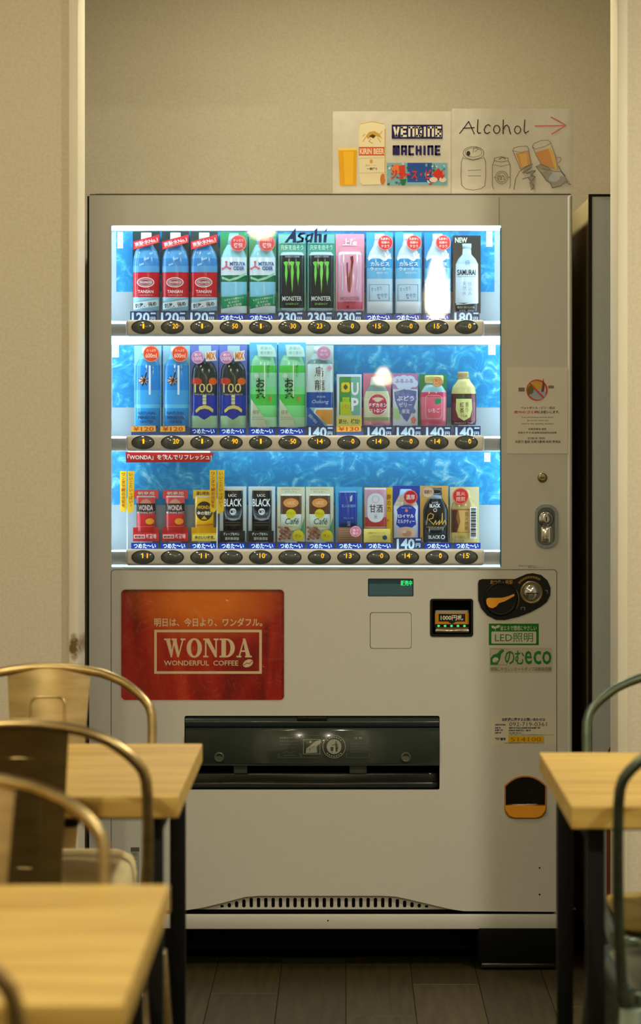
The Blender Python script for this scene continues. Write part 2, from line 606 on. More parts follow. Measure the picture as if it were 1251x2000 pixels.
# ---- display: lining, backdrop, shelves, light
YBD = 0.100     # backdrop plane
YC = 0.078      # plane of the sample cards
CAVX0, CAVX1 = PX(198), PX(998)
lining = MB()
lining.box(CAVX0 - 0.004, CAVX0, 0.012, YBD + 0.01, PZ(1112), PZ(424), M_WHITE)
lining.box(CAVX1, CAVX1 + 0.004, 0.012, YBD + 0.01, PZ(1112), PZ(424), M_WHITE)
lining.box(CAVX0, CAVX1, 0.012, YBD + 0.01, PZ(424), PZ(420), M_WHITE)
lining.box(CAVX0, CAVX1, 0.012, YBD + 0.01, PZ(1116), PZ(1112), M_WHITE)
lining.build('display_lining', VM)
M_ICE = noise_mat('blue_ice_print', (0, 122, 176), (166, 212, 220), (26, 26, 26), 7, 0.5, lo=0.46, hi=0.74)
N, L, b = nodes_of(M_ICE)
nz = [n for n in N if n.type == 'TEX_NOISE'][0]
nz.inputs['Distortion'].default_value = 1.3
nz.inputs['Roughness'].default_value = 0.62
e = [n for n in N if n.type == 'VALTORGB'][0].color_ramp.elements
x = e.new(0.57); x.color = (*lin((30, 150, 194)), 1)
back = Art()
for y0, y1, xa, xb in ((452, 570, 227, 965), (675, 796, 219, 976), (882, 986, 218, 976)):
    back.rect(xa, y0, xb, y1, M_ICE)
back.build('backdrop', VM, YBD, base=(190, 420, 1006, 1116, 0.006, mat('backdrop_white', (158, 168, 172), 0.5)))
for ys, yl in ((628, 647), (852, 871), (1074, 1094)):
    MB().box(CAVX0, CAVX1, 0.047, YBD, PZ(ys + 5, YC), PZ(ys, YC), M_WHITE).box(CAVX0, CAVX1, 0.0125, 0.0165, PZ(yl + 9), PZ(ys + 4), M_PAINT).build('display_shelf', VM)
for y0, y1, Y0 in ((427, 434, 0.026), (642, 649, 0.022), (866, 873, 0.022), (1090, 1096, 0.022)):
    MB().box(PX(205), PX(991), Y0, Y0 + 0.010, PZ(y1), PZ(y0), M_LED, 0.003).build('led_tube', VM)
for x0, x1 in ((202, 208), (989, 995)):
    MB().box(PX(x0), PX(x1), 0.030, 0.040, PZ(1085), PZ(440), M_LED, 0.003).build('led_tube', VM)
M_DIFF = mat('light_diffuser_glow', (206, 236, 246), 0.5, emit=0.42)
for y0, y1 in ((436, 451), (656, 673), (1103, 1111)):
    MB().box(PX(206), PX(989), YBD - 0.006, YBD - 0.0005, PZ(y1, YBD - 0.006), PZ(y0, YBD - 0.006), M_DIFF, 0.001).build('light_diffuser', VM)
plate('window_glass', rrect_pts(WIN[0] - 3, WIN[1] - 3, WIN[2] + 3, WIN[3] + 3, 2), [], 0.0065, 0.003, M_GLASS, VM)
# one face of glass is enough for a thin pane: drop the inner skin
gme = VM.children[-1].data
bm = bmesh.new(); bm.from_mesh(gme); bm.normal_update()
bmesh.ops.delete(bm, geom=[f for f in bm.faces if f.normal.y > -0.9], context='FACES')
bm.to_mesh(gme); bm.free()
# frame bead of the window
bead = Art()
bead.frame(215.5, 438.5, 979.5, 1109.5, 2.0, mat('window_bead', (196, 214, 214), 0.3), 2)
bead.rect(976, 445, 978.4, 1107, mat('teal_edge', (20, 96, 120), 0.4))
bead.build('window_bead', VM, 0.0)

# ---- selector rails, buttons, price tags
BX = [280 + 57.25 * k for k in range(12)]
RAILS = [(625, 657, 639), (850, 881, 864), (1072, 1104, 1087.5)]
M_BTN = mat('button_smoke', (74, 82, 82), 0.10, coat=0.6)
M_BTNRING = mat('button_ring', (28, 30, 30), 0.35)
DIG = [[('1', 0), ('20', 5), ('1', 0), ('50', 7), ('1', 0), ('30', 6), ('23', 0), ('0', 7), ('15', 0), ('0', 7), ('15', 0), ('0', 7)],
       [('1', 0), ('20', 6), ('1', 0), ('90', 7), ('1', 0), ('50', 6), ('14', 1), ('0', 8), ('14', 1), ('0', 7), ('14', 1), ('0', 7)],
       [('11', 3), None, ('11', 3), None, ('10', 3), None, ('0', 6), ('13', 0), ('0', 7), ('14', 0), ('0', 7), ('15', 0)]]
btn_mesh = None
for (y0, y1, yc), digs in zip(RAILS, DIG):
    mb = MB()
    mb.box(PX(246), PX(945), -0.013, 0.006, PZ(y1), PZ(y0), M_PAINT, 0.0075, 4)
    rail = mb.build('selector_rail', VM)
    for k in range(12):
        cx = BX[k]
        s = SCL()
        if btn_mesh is None:
            mb = MB()
            rx, ry = 22.5 * s, 13.6 * s
            vs, fs = [], []
            rings = [(1.0, 0.0, 0), (1.0, 0.0016, 0), (0.93, 0.0026, 0), (0.88, 0.0020, 1), (0.6, 0.0042, 1), (0.3, 0.0052, 1)]
            n = 32
            for q, d, _ in rings:
                vs += [(rx * q * math.cos(2 * math.pi * j / n), -d, ry * q * math.sin(2 * math.pi * j / n)) for j in range(n)]
            for i in range(len(rings) - 1):
                mb.add(vs, [], M_BTN)
                base = len(mb.v) - len(vs)
                mb.v = mb.v[:base]
            off = 0
            mb.add(vs[:3 * n + n], [[i * n + j, i * n + (j + 1) % n, (i + 1) * n + (j + 1) % n, (i + 1) * n + j] for i in range(3) for j in range(n)], M_BTNRING, True)
            mb.add(vs[3 * n:], [[i * n + j, i * n + (j + 1) % n, (i + 1) * n + (j + 1) % n, (i + 1) * n + j] for i in range(2) for j in range(n)] + [[2 * n + j for j in range(n)]], M_BTN, True)
            o = mb.build('selector_button', VM)
            btn_mesh = o.data
        else:
            o = bpy.data.objects.new('selector_button', btn_mesh)
            link(o, VM)
        o.location = (PX(cx), -0.0128, PZ(yc))
        if digs[k]:
            t, dx = digs[k]
            w = 3.0 if t == '1' else 5.4 * len(t)
            d = Art()
            d.text(t, cx + dx - w / 2, yc - 7, cx + dx + w / 2, yc + 2.5, M_AMBER, 0.0)
            dg = d.build('price_digits', VM, -0.0182)
            wm = dg.matrix_world.copy()
            dg.parent = o
            dg.matrix_parent_inverse = Matrix.Translation(Vector(o.location) ).inverted()

M_TAGDK = ink(30, 44, 78)
M_TAGBL = ink(2, 42, 124)
M_TAGTX = ink(166, 184, 190)
def price_tag(row, k, kind, yc_top, yb):
    cx = BX[k] + (2 if row else 0)
    a = Art()
    yb2 = yb + 10
    if kind == 'cold':
        a.rect(cx - 25, yc_top, cx + 25, yb2, M_TAGBL)
        a.text('つめた〜い', cx - 21, yc_top + 1.2, cx + 22, yc_top + 11, ink(226, 236, 240), 0.015)
        th = M_TAGBL
    elif kind.startswith('y'):
        a.rect(cx - 26, yc_top + 3, cx + 26, yb2, ink(52, 70, 112))
        a.rect(cx - 26, yc_top, cx + 22, yc_top + 11, ink(226, 158, 62), rot=-1)
        a.text('¥120' if kind == 'y120' else '¥130', cx - 22, yc_top + 1.5, cx + 18, yc_top + 10, ink(176, 66, 20), 0.02)
        th = M_TAGDK
    else:
        a.rect(cx - 26, yc_top, cx + 26, yb2, M_TAGDK)
        a.text(kind, cx - 23, yc_top + 2, cx + 12, yc_top + 23, M_TAGTX, 0.03)
        a.rect(cx + 14, yc_top + 2.5, cx + 24, yc_top + 5.5, M_TAGTX)
        a.text('円', cx + 14, yc_top + 11, cx + 23, yc_top + 19, M_TAGTX, 0.02)
        th = M_TAGDK
    a.build('price_tag', VM, 0.046, base=(cx - 26, yc_top, cx + 26, yb2, 0.0006, th))
C_ = 'cold'
for k, kd in enumerate(['120', '120', '120', C_, C_, '230', '230', '230', C_, C_, C_, '180']):
    price_tag(0, k, kd, 614 if kd == C_ else 608, 622)
for k, kd in enumerate(['y120', 'y120', C_, C_, C_, C_, '140', 'y130', '140', '140', '140', '140']):
    price_tag(1, k, kd, 836 if kd == C_ else 832, 846)
for k, kd in enumerate([C_] * 9 + ['140', C_, C_]):
    price_tag(2, k, kd, 1060 if kd == C_ else 1050, 1068)

# ---- little white notes in the window corners, lettering on the glass
for x0, y0, x1, y1 in ((229, 453, 240, 485), (949, 448, 961, 482), (219, 668, 232, 698), (953, 664, 967, 693), (945, 884, 957, 902)):
    a = Art()
    for q in range(2):
        a.vtext('自動販売機' if y1 - y0 > 25 else '販売機', x0 + (x1 - x0) * (0.3 + 0.4 * q), y0 + 2, y1 - 2, 3.4, ink(120, 138, 150))
    a.build('corner_note', VM, 0.0985, base=(x0, y0, x1, y1, 0.0005, ink(236, 242, 244)))
a = Art()
M_LOGO = mat('blue_vinyl', (40, 74, 160), 0.35)
def slab(pts):
    a.poly(pts, M_LOGO)
# slanted heavy letters A s a h i
slab([(555, 474), (577, 445), (578, 474), (571, 474), (571.5, 467), (566, 467), (561, 474)])
a.line([(594, 456), (586, 457), (583, 461), (591, 466), (590, 471), (580, 473)], 4.2, M_LOGO)
a.line([(609, 458), (601, 460), (597, 467), (600, 472), (606, 469)], 3.6, M_LOGO)
slab([(608, 455), (612.5, 455), (608.5, 474), (604, 474)])
slab([(614, 450), (619.5, 445), (618.5, 474), (613, 474)])
slab([(622, 457), (628, 457), (627.5, 474), (622, 474)])
a.line([(617, 460), (624, 457.5)], 3, M_LOGO)
slab([(632, 459), (638.5, 457), (636.5, 474), (631, 474)])
slab([(632, 454), (638.5, 445), (637.5, 451)])
a.build('brand_lettering', VM, 0.0058)

# ---- lower panel fittings
# poster behind film
M_POSTER = mat('red_satin_print', (150, 28, 22), 0.22, coat=0.8)
N, L, b = nodes_of(M_POSTER)
tc = N.new('ShaderNodeTexCoord'); mp = N.new('ShaderNodeMapping')
mp.inputs['Rotation'].default_value = (0, math.radians(14), 0)
mp.inputs['Scale'].default_value = (11, 1, 2.2)
nz = N.new('ShaderNodeTexNoise'); nz.inputs['Scale'].default_value = 1; nz.inputs['Detail'].default_value = 4; nz.inputs['Distortion'].default_value = 0.8
rp = N.new('ShaderNodeValToRGB')
rp.color_ramp.elements[0].position = 0.36; rp.color_ramp.elements[0].color = (*lin((112, 14, 14)), 1)
rp.color_ramp.elements[1].position = 0.72; rp.color_ramp.elements[1].color = (*lin((186, 58, 30)), 1)
x = rp.color_ramp.elements.new(0.54); x.color = (*lin((158, 30, 26)), 1)
# an orange glow printed in the upper middle
mp2 = N.new('ShaderNodeMapping')
gx, gz = PX(400), PZ(1170)
mp2.inputs['Scale'].default_value = (5.2, 0.01, 9.5)
mp2.inputs['Location'].default_value = (-gx * 5.2, 0, -gz * 9.5)
gd = N.new('ShaderNodeTexGradient'); gd.gradient_type = 'SPHERICAL'
mx = N.new('ShaderNodeMix'); mx.data_type = 'RGBA'
mx.inputs['B'].default_value = (*lin((214, 108, 28)), 1)
gm = N.new('ShaderNodeMath'); gm.operation = 'MULTIPLY'; gm.inputs[1].default_value = 1.5; gm.use_clamp = True
L.new(tc.outputs['Object'], mp.inputs['Vector']); L.new(mp.outputs[0], nz.inputs['Vector']); L.new(nz.outputs['Fac'], rp.inputs['Fac'])
L.new(tc.outputs['Object'], mp2.inputs['Vector']); L.new(mp2.outputs[0], gd.inputs['Vector']); L.new(gd.outputs['Fac'], gm.inputs[0])
L.new(gm.outputs[0], mx.inputs['Factor']); L.new(rp.outputs['Color'], mx.inputs['A']); L.new(mx.outputs['Result'], b.inputs['Base Color'])
nb = N.new('ShaderNodeTexNoise'); nb.inputs['Scale'].default_value = 13; nb.inputs['Detail'].default_value = 2; nb.inputs['Distortion'].default_value = 2.5
bp = N.new('ShaderNodeBump'); bp.inputs['Strength'].default_value = 0.5; bp.inputs['Distance'].default_value = 0.004
L.new(tc.outputs['Object'], nb.inputs['Vector']); L.new(nb.outputs['Fac'], bp.inputs['Height']); L.new(bp.outputs['Normal'], b.inputs['Coat Normal'])
PO = Art()
M_PT = ink(214, 186, 150)
PO.text('明日は、今日より、ワンダフル。', 301, 1207, 512, 1224, M_PT, 0.02)
PO.frame(301, 1230, 511, 1316, 5, M_PT)
# heavy serif capitals
def serif_word(art, m, x0, y0, x1, y1, word, widths):
    gap = 3.0
    tot = sum(widths)
    sc = (x1 - x0 - gap * (len(word) - 1)) / tot
    x = x0
    h = y1 - y0
    for ch, w in zip(word, widths):
        w = w * sc
        X = lambda u: x + u * w
        Y = lambda v: y0 + v * h
        st = 0.30 * h
        sf = 0.09 * h
        if ch == 'W':
            for a_, b_ in ((0.08, 0.34), (0.40, 0.66)):
                art.poly([(X(a_ - 0.03), Y(0)), (X(a_ + 0.17), Y(0)), (X(b_ + 0.06), Y(0.82)), (X(b_), Y(1)), (X(b_ - 0.03), Y(1))], m)
            for a_, b_ in ((0.48, 0.33), (0.90, 0.66)):
                art.poly([(X(a_ - 0.045), Y(0.05)), (X(a_ + 0.03), Y(0.05)), (X(b_ + 0.03), Y(1)), (X(b_ - 0.02), Y(1))], m)
            for a_, b_ in ((-0.02, 0.30), (0.34, 0.60), (0.78, 1.02)):
                art.rect(X(a_), Y(0), X(b_), Y(0) + sf, m)
        elif ch == 'O':
            o_, i_ = ell_pts(X(0.5), Y(0.5), w * 0.5, h * 0.52), ell_pts(X(0.5), Y(0.5), w * 0.22, h * 0.42)
            k = len(o_)
            art.raw(o_ + i_, [[j, (j + 1) % k, k + (j + 1) % k, k + j] for j in range(k)], m)
        elif ch == 'N':
            art.rect(X(0.10), Y(0), X(0.20), Y(1), m).rect(X(0.80), Y(0), X(0.90), Y(1), m)
            art.poly([(X(0.10), Y(0)), (X(0.38), Y(0)), (X(0.90), Y(0.80)), (X(0.90), Y(1)), (X(0.78), Y(1)), (X(0.14), Y(0.1))], m)
            art.rect(X(-0.02), Y(0), X(0.34), Y(0) + sf, m).rect(X(-0.02), Y(1) - sf, X(0.32), Y(1), m).rect(X(0.68), Y(0), X(1.02), Y(0) + sf, m)
        elif ch == 'D':
            art.rect(X(0.10), Y(0), X(0.40), Y(1), m)
            o_, i_ = ell_pts(X(0.42), Y(0.5), w * 0.56, h * 0.5, 16, -90, 90), ell_pts(X(0.42), Y(0.5), w * 0.27, h * 0.41, 16, -90, 90)
            k = len(o_)
            art.raw(o_ + i_, [[j, j + 1, k + j + 1, k + j] for j in range(k - 1)], m)
            art.rect(X(-0.02), Y(0), X(0.45), Y(0) + sf, m).rect(X(-0.02), Y(1) - sf, X(0.45), Y(1), m)
        elif ch == 'A':
            art.poly([(X(0.40), Y(0)), (X(0.58), Y(0)), (X(0.94), Y(1)), (X(0.64), Y(1))], m)
            art.poly([(X(0.46), Y(0)), (X(0.50), Y(0.1)), (X(0.20), Y(1)), (X(0.10), Y(1))], m)
            art.rect(X(0.24), Y(0.62), X(0.72), Y(0.71), m)
            art.rect(X(-0.02), Y(1) - sf, X(0.32), Y(1), m).rect(X(0.56), Y(1) - sf, X(1.02), Y(1), m)
        x += w + gap
serif_word(PO, M_PT, 321, 1247, 491, 1284, 'WONDA', [1.32, 0.98, 0.95, 0.98, 0.95])
PO.text('WONDERFUL  COFFEE', 320, 1290, 465, 1300, M_PT, 0.015)
PO.ell(484, 1295.5, 10.5, 7, M_PT, -28)
PO.line([(476, 1299), (481, 1295), (487, 1296), (492, 1291)], 1.4, ink(150, 36, 24))
PO.build('poster', VM, 0.0058, base=(232, 1147, 559, 1372, 0.002, M_POSTER))
for nm, hole, x0, y0, x1, y1 in (('poster_rim', None, 236, 1151, 555, 1368),):
    r = Art(); r.frame(234.6, 1149.6, 556.4, 1369.4, 2.0, mat('rim_paint', (186, 180, 166), 0.5), 10); r.build(nm, VM, -0.0006)

# little status screen
a = Art()
a.rect(719, 1131, 806, 1164, mat('lcd_dark', (34, 66, 78), 0.12))
a.rect(720, 1140, 805, 1163, mat('lcd_grey', (62, 98, 112), 0.14))
a.text('販売中', 782, 1133.5, 804.5, 1144, M_GREENLED, 0.02)
a.build('status_screen', VM, 0.003, base=(716, 1128, 809, 1167, 0.002, M_BLACK))
# blank push plate
plate('push_plate', rrect_pts(723, 1197, 802.3, 1266, 5), [], -0.0010, 0.006, M_PAINT, VM)
MB().box(PX(718), PX(807), 0.006, 0.008, PZ(1270), PZ(1193), mat('seam_shadow', (62, 56, 46), 0.8)).build('push_plate_backing', VM)

# banknote slot
bill = MB()
bill.box(PX(839), PX(924), 0.0405, 0.042, PZ(1244), PZ(1169), M_DARK)
for x0, x1, y0, y1 in ((838, 841.5, 1169, 1244), (921.5, 925, 1169, 1244), (838, 925, 1168, 1171.5), (838, 925, 1241.5, 1245)):
    bill.box(PX(x0), PX(x1), 0.004, 0.042, PZ(y1), PZ(y0), M_BLACK)
bs = bill.build('banknote_slot', VM)
plate('slot_rim', rrect_pts(839.5, 1169.5, 923.5, 1243.5, 5), [rrect_pts(844, 1173, 919, 1238, 3)], -0.003, 0.004, M_BLACK, bs)
a = Art()
a.rect(850, 1192, 914, 1197, ink(150, 150, 140))
a.rect(849, 1197, 915, 1219, ink(196, 132, 34))
a.rect(856, 1199, 908, 1214, ink(26, 28, 36))
a.text('1000円札', 860, 1201, 904, 1211.5, ink(226, 220, 196), 0.02)
a.poly([(874, 1214), (890, 1214), (882, 1219)], ink(26, 28, 36))
for k in range(5):
    a.ell(856 + 12.6 * k, 1222.5, 2.6, 2.0, M_GREENLED)
a.build('slot_label', bs, 0.010, base=(848, 1192, 916, 1226, 0.012, M_BLACK))
MB().box(PX(849), PX(916), 0.0, 0.022, PZ(1236), PZ(1229), M_CHROME, 0.002).box(PX(851), PX(914), 0.002, 0.022, PZ(1230), PZ(1226), mat('slot_mouth', (120, 70, 30), 0.3)).build('slot_lip', bs)

# coin panel: black plate, return lever, coin inlet
cp_pts = [(941, 1131), (1005, 1131), (1014, 1127), (1028, 1121), (1040, 1119.5), (1056, 1123), (1068, 1133), (1074.5, 1148), (1074, 1162), (1067, 1176), (1056, 1184.5), (1035, 1196), (1012, 1204.5), (985, 1211), (968, 1210.5), (951, 1202), (939, 1188), (933.5, 1172), (933, 1139), (935, 1133)]
cp = plate('coin_panel', cp_pts, [], -0.0035, 0.004, M_BLACK, VM)
a = Art()
a.ring(979, 1170, 34, 36, 1.2, mat('coin_ring_bronze', (120, 104, 64), 0.35, 0.6), -30, 30)
a.text('おつり・返却', 957, 1132.5, 1000, 1141, ink(196, 150, 66), 0.01)
for k in range(9):
    an = math.radians(-140 + 10 * k)
    a.rect(1037 + 30 * math.cos(an) - 2.2, 1157 + 30 * math.sin(an) - 2.2, 1037 + 30 * math.cos(an) + 2.2, 1157 + 30 * math.sin(an) + 2.2, ink(140, 104, 40), rot=-50 + 10 * k)
a.line([(1017, 1191), (1017, 1186), (1024, 1186), (1024, 1192)], 0.9, ink(150, 150, 140))
a.line([(1064, 1153), (1068, 1153), (1069, 1159)], 0.9, ink(150, 150, 140))
a.build('coin_panel_print', cp, -0.0037)
mb = MB().lathe(PX(977), -0.0036, PZ(1170), [(0.040, 0.0), (0.040, 0.002), (0.037, 0.0035), (0.034, 0.0022)], M_BLACK, 32, 'y')
mb.build('lever_dish', cp)
plate('return_lever', [(949, 1172), (951, 1169), (955, 1168), (980, 1168), (992, 1165), (1003, 1160.5), (1004.5, 1162), (1003, 1164.5), (985, 1174.5), (974, 1178), (968, 1185), (961, 1188), (954, 1186), (950, 1180)], [], -0.0135, 0.008, M_ORANGE, cp)
MB().lathe(PX(1037), -0.0036, PZ(1157), [(0.0275, 0.0), (0.0275, 0.003), (0.0245, 0.0045), (0.0215, 0.003)], mat('bronze_ring', (128, 116, 84), 0.3, 0.8), 32, 'y') \
    .lathe(PX(1037), -0.0036, PZ(1157), [(0.0195, 0.003), (0.019, 0.006), (0.016, 0.009), (0.010, 0.0105), (0.004, 0.011)], M_CHROME, 32, 'y') \
    .box(PX(1025), PX(1049), -0.0152, -0.010, PZ(1159), PZ(1157.4), M_DARK).build('coin_inlet', cp)

# stickers
a = Art()
GRN = ink(22, 116, 40)
PAPER = ink(204, 204, 184)
a.rect(959, 1233.5, 1046.5, 1257, PAPER, 2)
a.text('LED照明', 966, 1236.5, 1040, 1254, ink(34, 104, 48), 0.0)
a.text('省エネで環境にやさしい', 976, 1222, 1047, 1231.5, PAPER, 0.012)
a.ell(963, 1225, 4.5, 2.6, PAPER, 25).ell(971, 1224, 5.2, 2.6, PAPER, -25).line([(967, 1227), (967, 1232)], 1, PAPER)
a.build('led_sticker', VM, -0.0008, base=(954, 1218, 1051.5, 1260, 0.0003, GRN))
a = Art()
GR2 = ink(40, 122, 66)
a.frame(957, 1267, 990, 1299, 0.7, ink(120, 150, 116))
a.poly([(957, 1286), (962, 1279), (971, 1276), (976, 1270), (982, 1268), (984, 1272), (978, 1277), (976, 1288), (971, 1298), (957, 1298)], GR2)
a.ell(967, 1289, 6, 5, PAPER, -30)
a.line([(960, 1297), (972, 1290)], 1.2, GR2)
for s_, x0, x1 in (('の', 985, 1004), ('む', 1005, 1023), ('e', 1024, 1038), ('c', 1041, 1056), ('o', 1058, 1076)):
    a.text(s_, x0, 1271, x1, 1297.5, GR2, 0.012)
a.text('環境にやさしいヒートポンプ自動販売機', 957, 1302.5, 1076, 1310.5, ink(104, 128, 98), 0.0)
a.build('eco_sticker', VM, -0.0008, base=(955, 1265, 1078, 1314, 0.0003, ink(190, 184, 164)))
a = Art()
NV = ink(44, 52, 112)
a.text('自販機に関するお問い合わせは', 980, 1402, 1064, 1408.5, NV, 0.025)
a.text('092-719-0361', 994, 1410.5, 1067, 1418.5, ink(96, 88, 70), 0.0)
for y, x1 in ((1414, 987), (1420, 977), (1424.5, 981), (1429.5, 978)):
    a.text('設置管理' if y > 1415 else '自動販売機番号', 966, y, x1, y + 3.2, NV, 0.02)
a.text('福岡市中央区自動販売機設置管理', 993, 1420, 1054, 1423.4, NV, 0.02)
a.text('自動販売機統一番号', 993, 1425, 1036, 1428.2, NV, 0.02)
a.text('設置会社', 993, 1430, 1018, 1433, NV, 0.0)
a.text('お問い合わせの際は下記管理番号をお知らせください', 993, 1433.8, 1082, 1436.4, ink(96, 88, 90), 0.0)
a.text('管理番号', 966, 1440.5, 987, 1446, NV, 0.03)
a.rect(992, 1437.5, 1061, 1449.5, ink(222, 172, 24))
a.text('514100', 997, 1440, 1056, 1448, ink(150, 104, 20), 0.0)
a.text('この番号は自動販売機の管理番号ですお問い合わせの際にお使いください', 981, 1450, 1063, 1452.3, NV, 0.0)
a.build('info_sticker', VM, -0.0008, base=(959, 1397, 1086, 1455, 0.0003, ink(212, 206, 186)))
a = Art()
a.text('硬貨投入口の異物混入は', 1012, 1104, 1046, 1106.6, ink(110, 100, 84), 0.0)
a.text('故障の原因になります', 1030, 1107, 1063, 1109.6, ink(110, 100, 84), 0.0)
a.build('small_print', VM, -0.0001)
a = Art()
a.rect(255, 1655, 272, 1663, ink(92, 90, 78))
a.vtext('統一管理番号', 263.5, 1664, 1722, 11, ink(110, 116, 108), 0.0)
a.build('serial_sticker', VM, -0.0008, base=(255, 1655, 272, 1724, 0.0003, ink(160, 164, 154)))

# delivery slot with smoked flap
slot = MB()
YS = 0.13
slot.box(PX(356), PX(862), YS, YS + 0.004, PZ(1546), PZ(1395), M_DARK)
slot.box(PX(354), PX(358), 0.009, YS, PZ(1546), PZ(1395), M_DARK).box(PX(860), PX(864), 0.009, YS, PZ(1546), PZ(1395), M_DARK)
slot.box(PX(354), PX(864), 0.009, YS, PZ(1396), PZ(1393), M_DARK).box(PX(354), PX(864), 0.009, YS, PZ(1548), PZ(1545), M_DARK)
so = slot.build('delivery_slot', VM)
M_SMOKE = mat('smoked_acrylic', (52, 60, 54), 0.17, coat=0.4)
M_SMOKE2 = mat('smoked_bar', (34, 48, 50), 0.14, coat=0.5)
MB().tube([(PX(361.5), 0.012, PZ(1411)), (PX(856.5), 0.012, PZ(1411))], 0.0145, M_SMOKE2, 20).build('flap_hinge_bar', so)
MB().box(PX(580), PX(638), -0.004, 0.004, PZ(1408), PZ(1400), M_BLACK, 0.001).build('hinge_catch', so)
# flap: shallow vertical curve
vs, fs = [], []
nr = 14
for i in range(nr + 1):
    t = i / nr
    y = 1422 + 73 * t
    Yd = 0.008 - 0.014 * math.sin(math.pi * (0.15 + 0.7 * t)) - 0.006 * t
    for px in (362, 857):
        vs.append((PX(px), Yd, PZ(y)))
for i in range(nr + 1):
    vs += [(vs[2 * i][0], vs[2 * i][1] + 0.004, vs[2 * i][2]), (vs[2 * i + 1][0], vs[2 * i + 1][1] + 0.004, vs[2 * i + 1][2])]
o2 = 2 * (nr + 1)
for i in range(nr):
    a0 = 2 * i
    fs.append([a0, a0 + 1, a0 + 3, a0 + 2])
    fs.append([o2 + a0, o2 + a0 + 2, o2 + a0 + 3, o2 + a0 + 1])
    fs.append([a0, a0 + 2, o2 + a0 + 2, o2 + a0]); fs.append([a0 + 1, o2 + a0 + 1, o2 + a0 + 3, a0 + 3])
fs.append([0, o2, o2 + 1, 1]); fs.append([2 * nr, 2 * nr + 1, o2 + 2 * nr + 1, o2 + 2 * nr])
fl = MB().add(vs, fs, M_SMOKE, False).build('smoked_flap', so)
for p in fl.data.polygons:
    p.use_smooth = abs(p.normal.y) > 0.5
def flap_surf(u, v):
    t = (v - 1422) / 73.0
    return -(0.008 - 0.014 * math.sin(math.pi * (0.15 + 0.7 * t)) - 0.006 * t)
a = Art()
IC = ink(140, 146, 136)
IC2 = ink(98, 106, 98)
a.frame(544, 1436, 586.5, 1479, 0.6, IC2).frame(588, 1436, 628, 1479, 0.6, IC2).frame(676, 1436, 721, 1479, 0.6, IC2)
a.frame(592, 1443, 625, 1472, 0.9, IC)
a.poly([(597, 1470), (598, 1461), (606, 1455), (616, 1447), (626, 1444), (627, 1449), (618, 1457), (619, 1469)], IC)
a.line([(600, 1463), (606, 1461), (604, 1467)], 0.8, M_SMOKE).line([(609, 1459), (614, 1456)], 0.8, M_SMOKE)
a.ring(652, 1457.5, 22.5, 22.5, 1.2, IC).ell(652, 1457.5, 14.5, 14.5, IC)
a.ell(656, 1448.5, 1.7, 1.7, M_SMOKE).poly([(654, 1451), (658.5, 1451), (659.5, 1459), (658, 1467), (655.5, 1467), (655, 1460)], M_SMOKE).line([(654, 1452), (648, 1455)], 1.1, M_SMOKE)
a.poly([(645, 1458), (651, 1458), (650, 1466), (646, 1466)], M_SMOKE)
for k in range(7):
    for sg in (-1, 1):
        an = math.radians(sg * 90 + (k - 3) * 15)
        a.rect(652 + 18.3 * math.cos(an) - 1.3, 1457.5 + 18.3 * math.sin(an) - 1.3, 652 + 18.3 * math.cos(an) + 1.3, 1457.5 + 18.3 * math.sin(an) + 1.3, IC, rot=math.degrees(an))
a.text('商品取出口のご注意', 546, 1438, 584, 1442, IC, 0.0)
a.text('商品が出たら手前に', 546, 1445, 584, 1448.5, IC2, 0.0).text('引いてお取りください', 546, 1451, 582, 1454.5, IC2, 0.0)
a.line([(553, 1470), (560, 1467), (566, 1470), (578, 1466)], 0.7, IC2).line([(555, 1474), (576, 1474)], 0.7, IC2)
a.text('注意', 690, 1438.5, 707, 1443, IC, 0.0)
for y, x1 in ((1450, 719), (1455, 715), (1460, 719), (1466, 710)):
    a.text('手を入れないでください', 684, y, x1, y + 3.6, IC2, 0.0)
a.build('flap_print', so, 0.0, surf=flap_surf, lift=0.0016)
for cx in (428, 792):
    mb = MB()
    mb.lathe(PX(cx), 0.0, PZ(1478), [(0.012, 0.004), (0.0118, 0.0095), (0.0085, 0.0105), (0.0078, 0.0085)], mat('clear_hook', (70, 76, 68), 0.05, coat=1.0), 20, 'y')
    mb.build('flap_knob', so)
MB().box(PX(360), PX(858), 0.030, 0.060, PZ(1543), PZ(1512), mat('chute_lip', (26, 33, 32), 0.22), 0.004) \
    .box(PX(360), PX(858), 0.022, 0.032, PZ(1543), PZ(1530), mat('chute_lip', (26, 33, 32), 0.22), 0.003).build('chute_lip', so)
for x0, x1 in ((455, 482), (682, 716)):
    MB().box(PX(x0), PX(x1), 0.020, 0.050, PZ(1513), PZ(1494), mat('chute_clip', (74, 84, 80), 0.4), 0.002).build('chute_clip', so)

# coin return cup
cr = plate('coin_return', HOLE_COINRET, [], 0.045, 0.004, M_DARK, VM)
inset = [(x + (1025.5 - x) * 0.05, y + (1557 - y) * 0.05) for x, y in HOLE_COINRET]
plate('cup_rim', [(x + (x - 1025.5) * 0.012, y + (y - 1557) * 0.02) for x, y in HOLE_COINRET], [inset], -0.0035, 0.012, mat('cup_rim_amber', (176, 116, 44), 0.35), cr)
plate('cup_lip', [(986, 1574), (1065, 1574), (1064, 1583), (1057, 1593), (1047, 1597), (1004, 1597), (994, 1593), (987, 1583)], [], -0.010, 0.05, M_ORANGE, cr)
plate('cup_flap', [(987.5, 1537), (998, 1526), (1012, 1521), (1026, 1519.5), (1040, 1521), (1054, 1526), (1063.5, 1537), (1064, 1573), (987, 1573)], [], 0.012, 0.003, mat('cup_smoke', (6, 8, 8), 0.12, spec=0.3), cr)
MB().box(PX(1000), PX(1050), 0.006, 0.012, PZ(1573.5), PZ(1571), M_CHROME, 0.0008).build('cup_edge', cr)

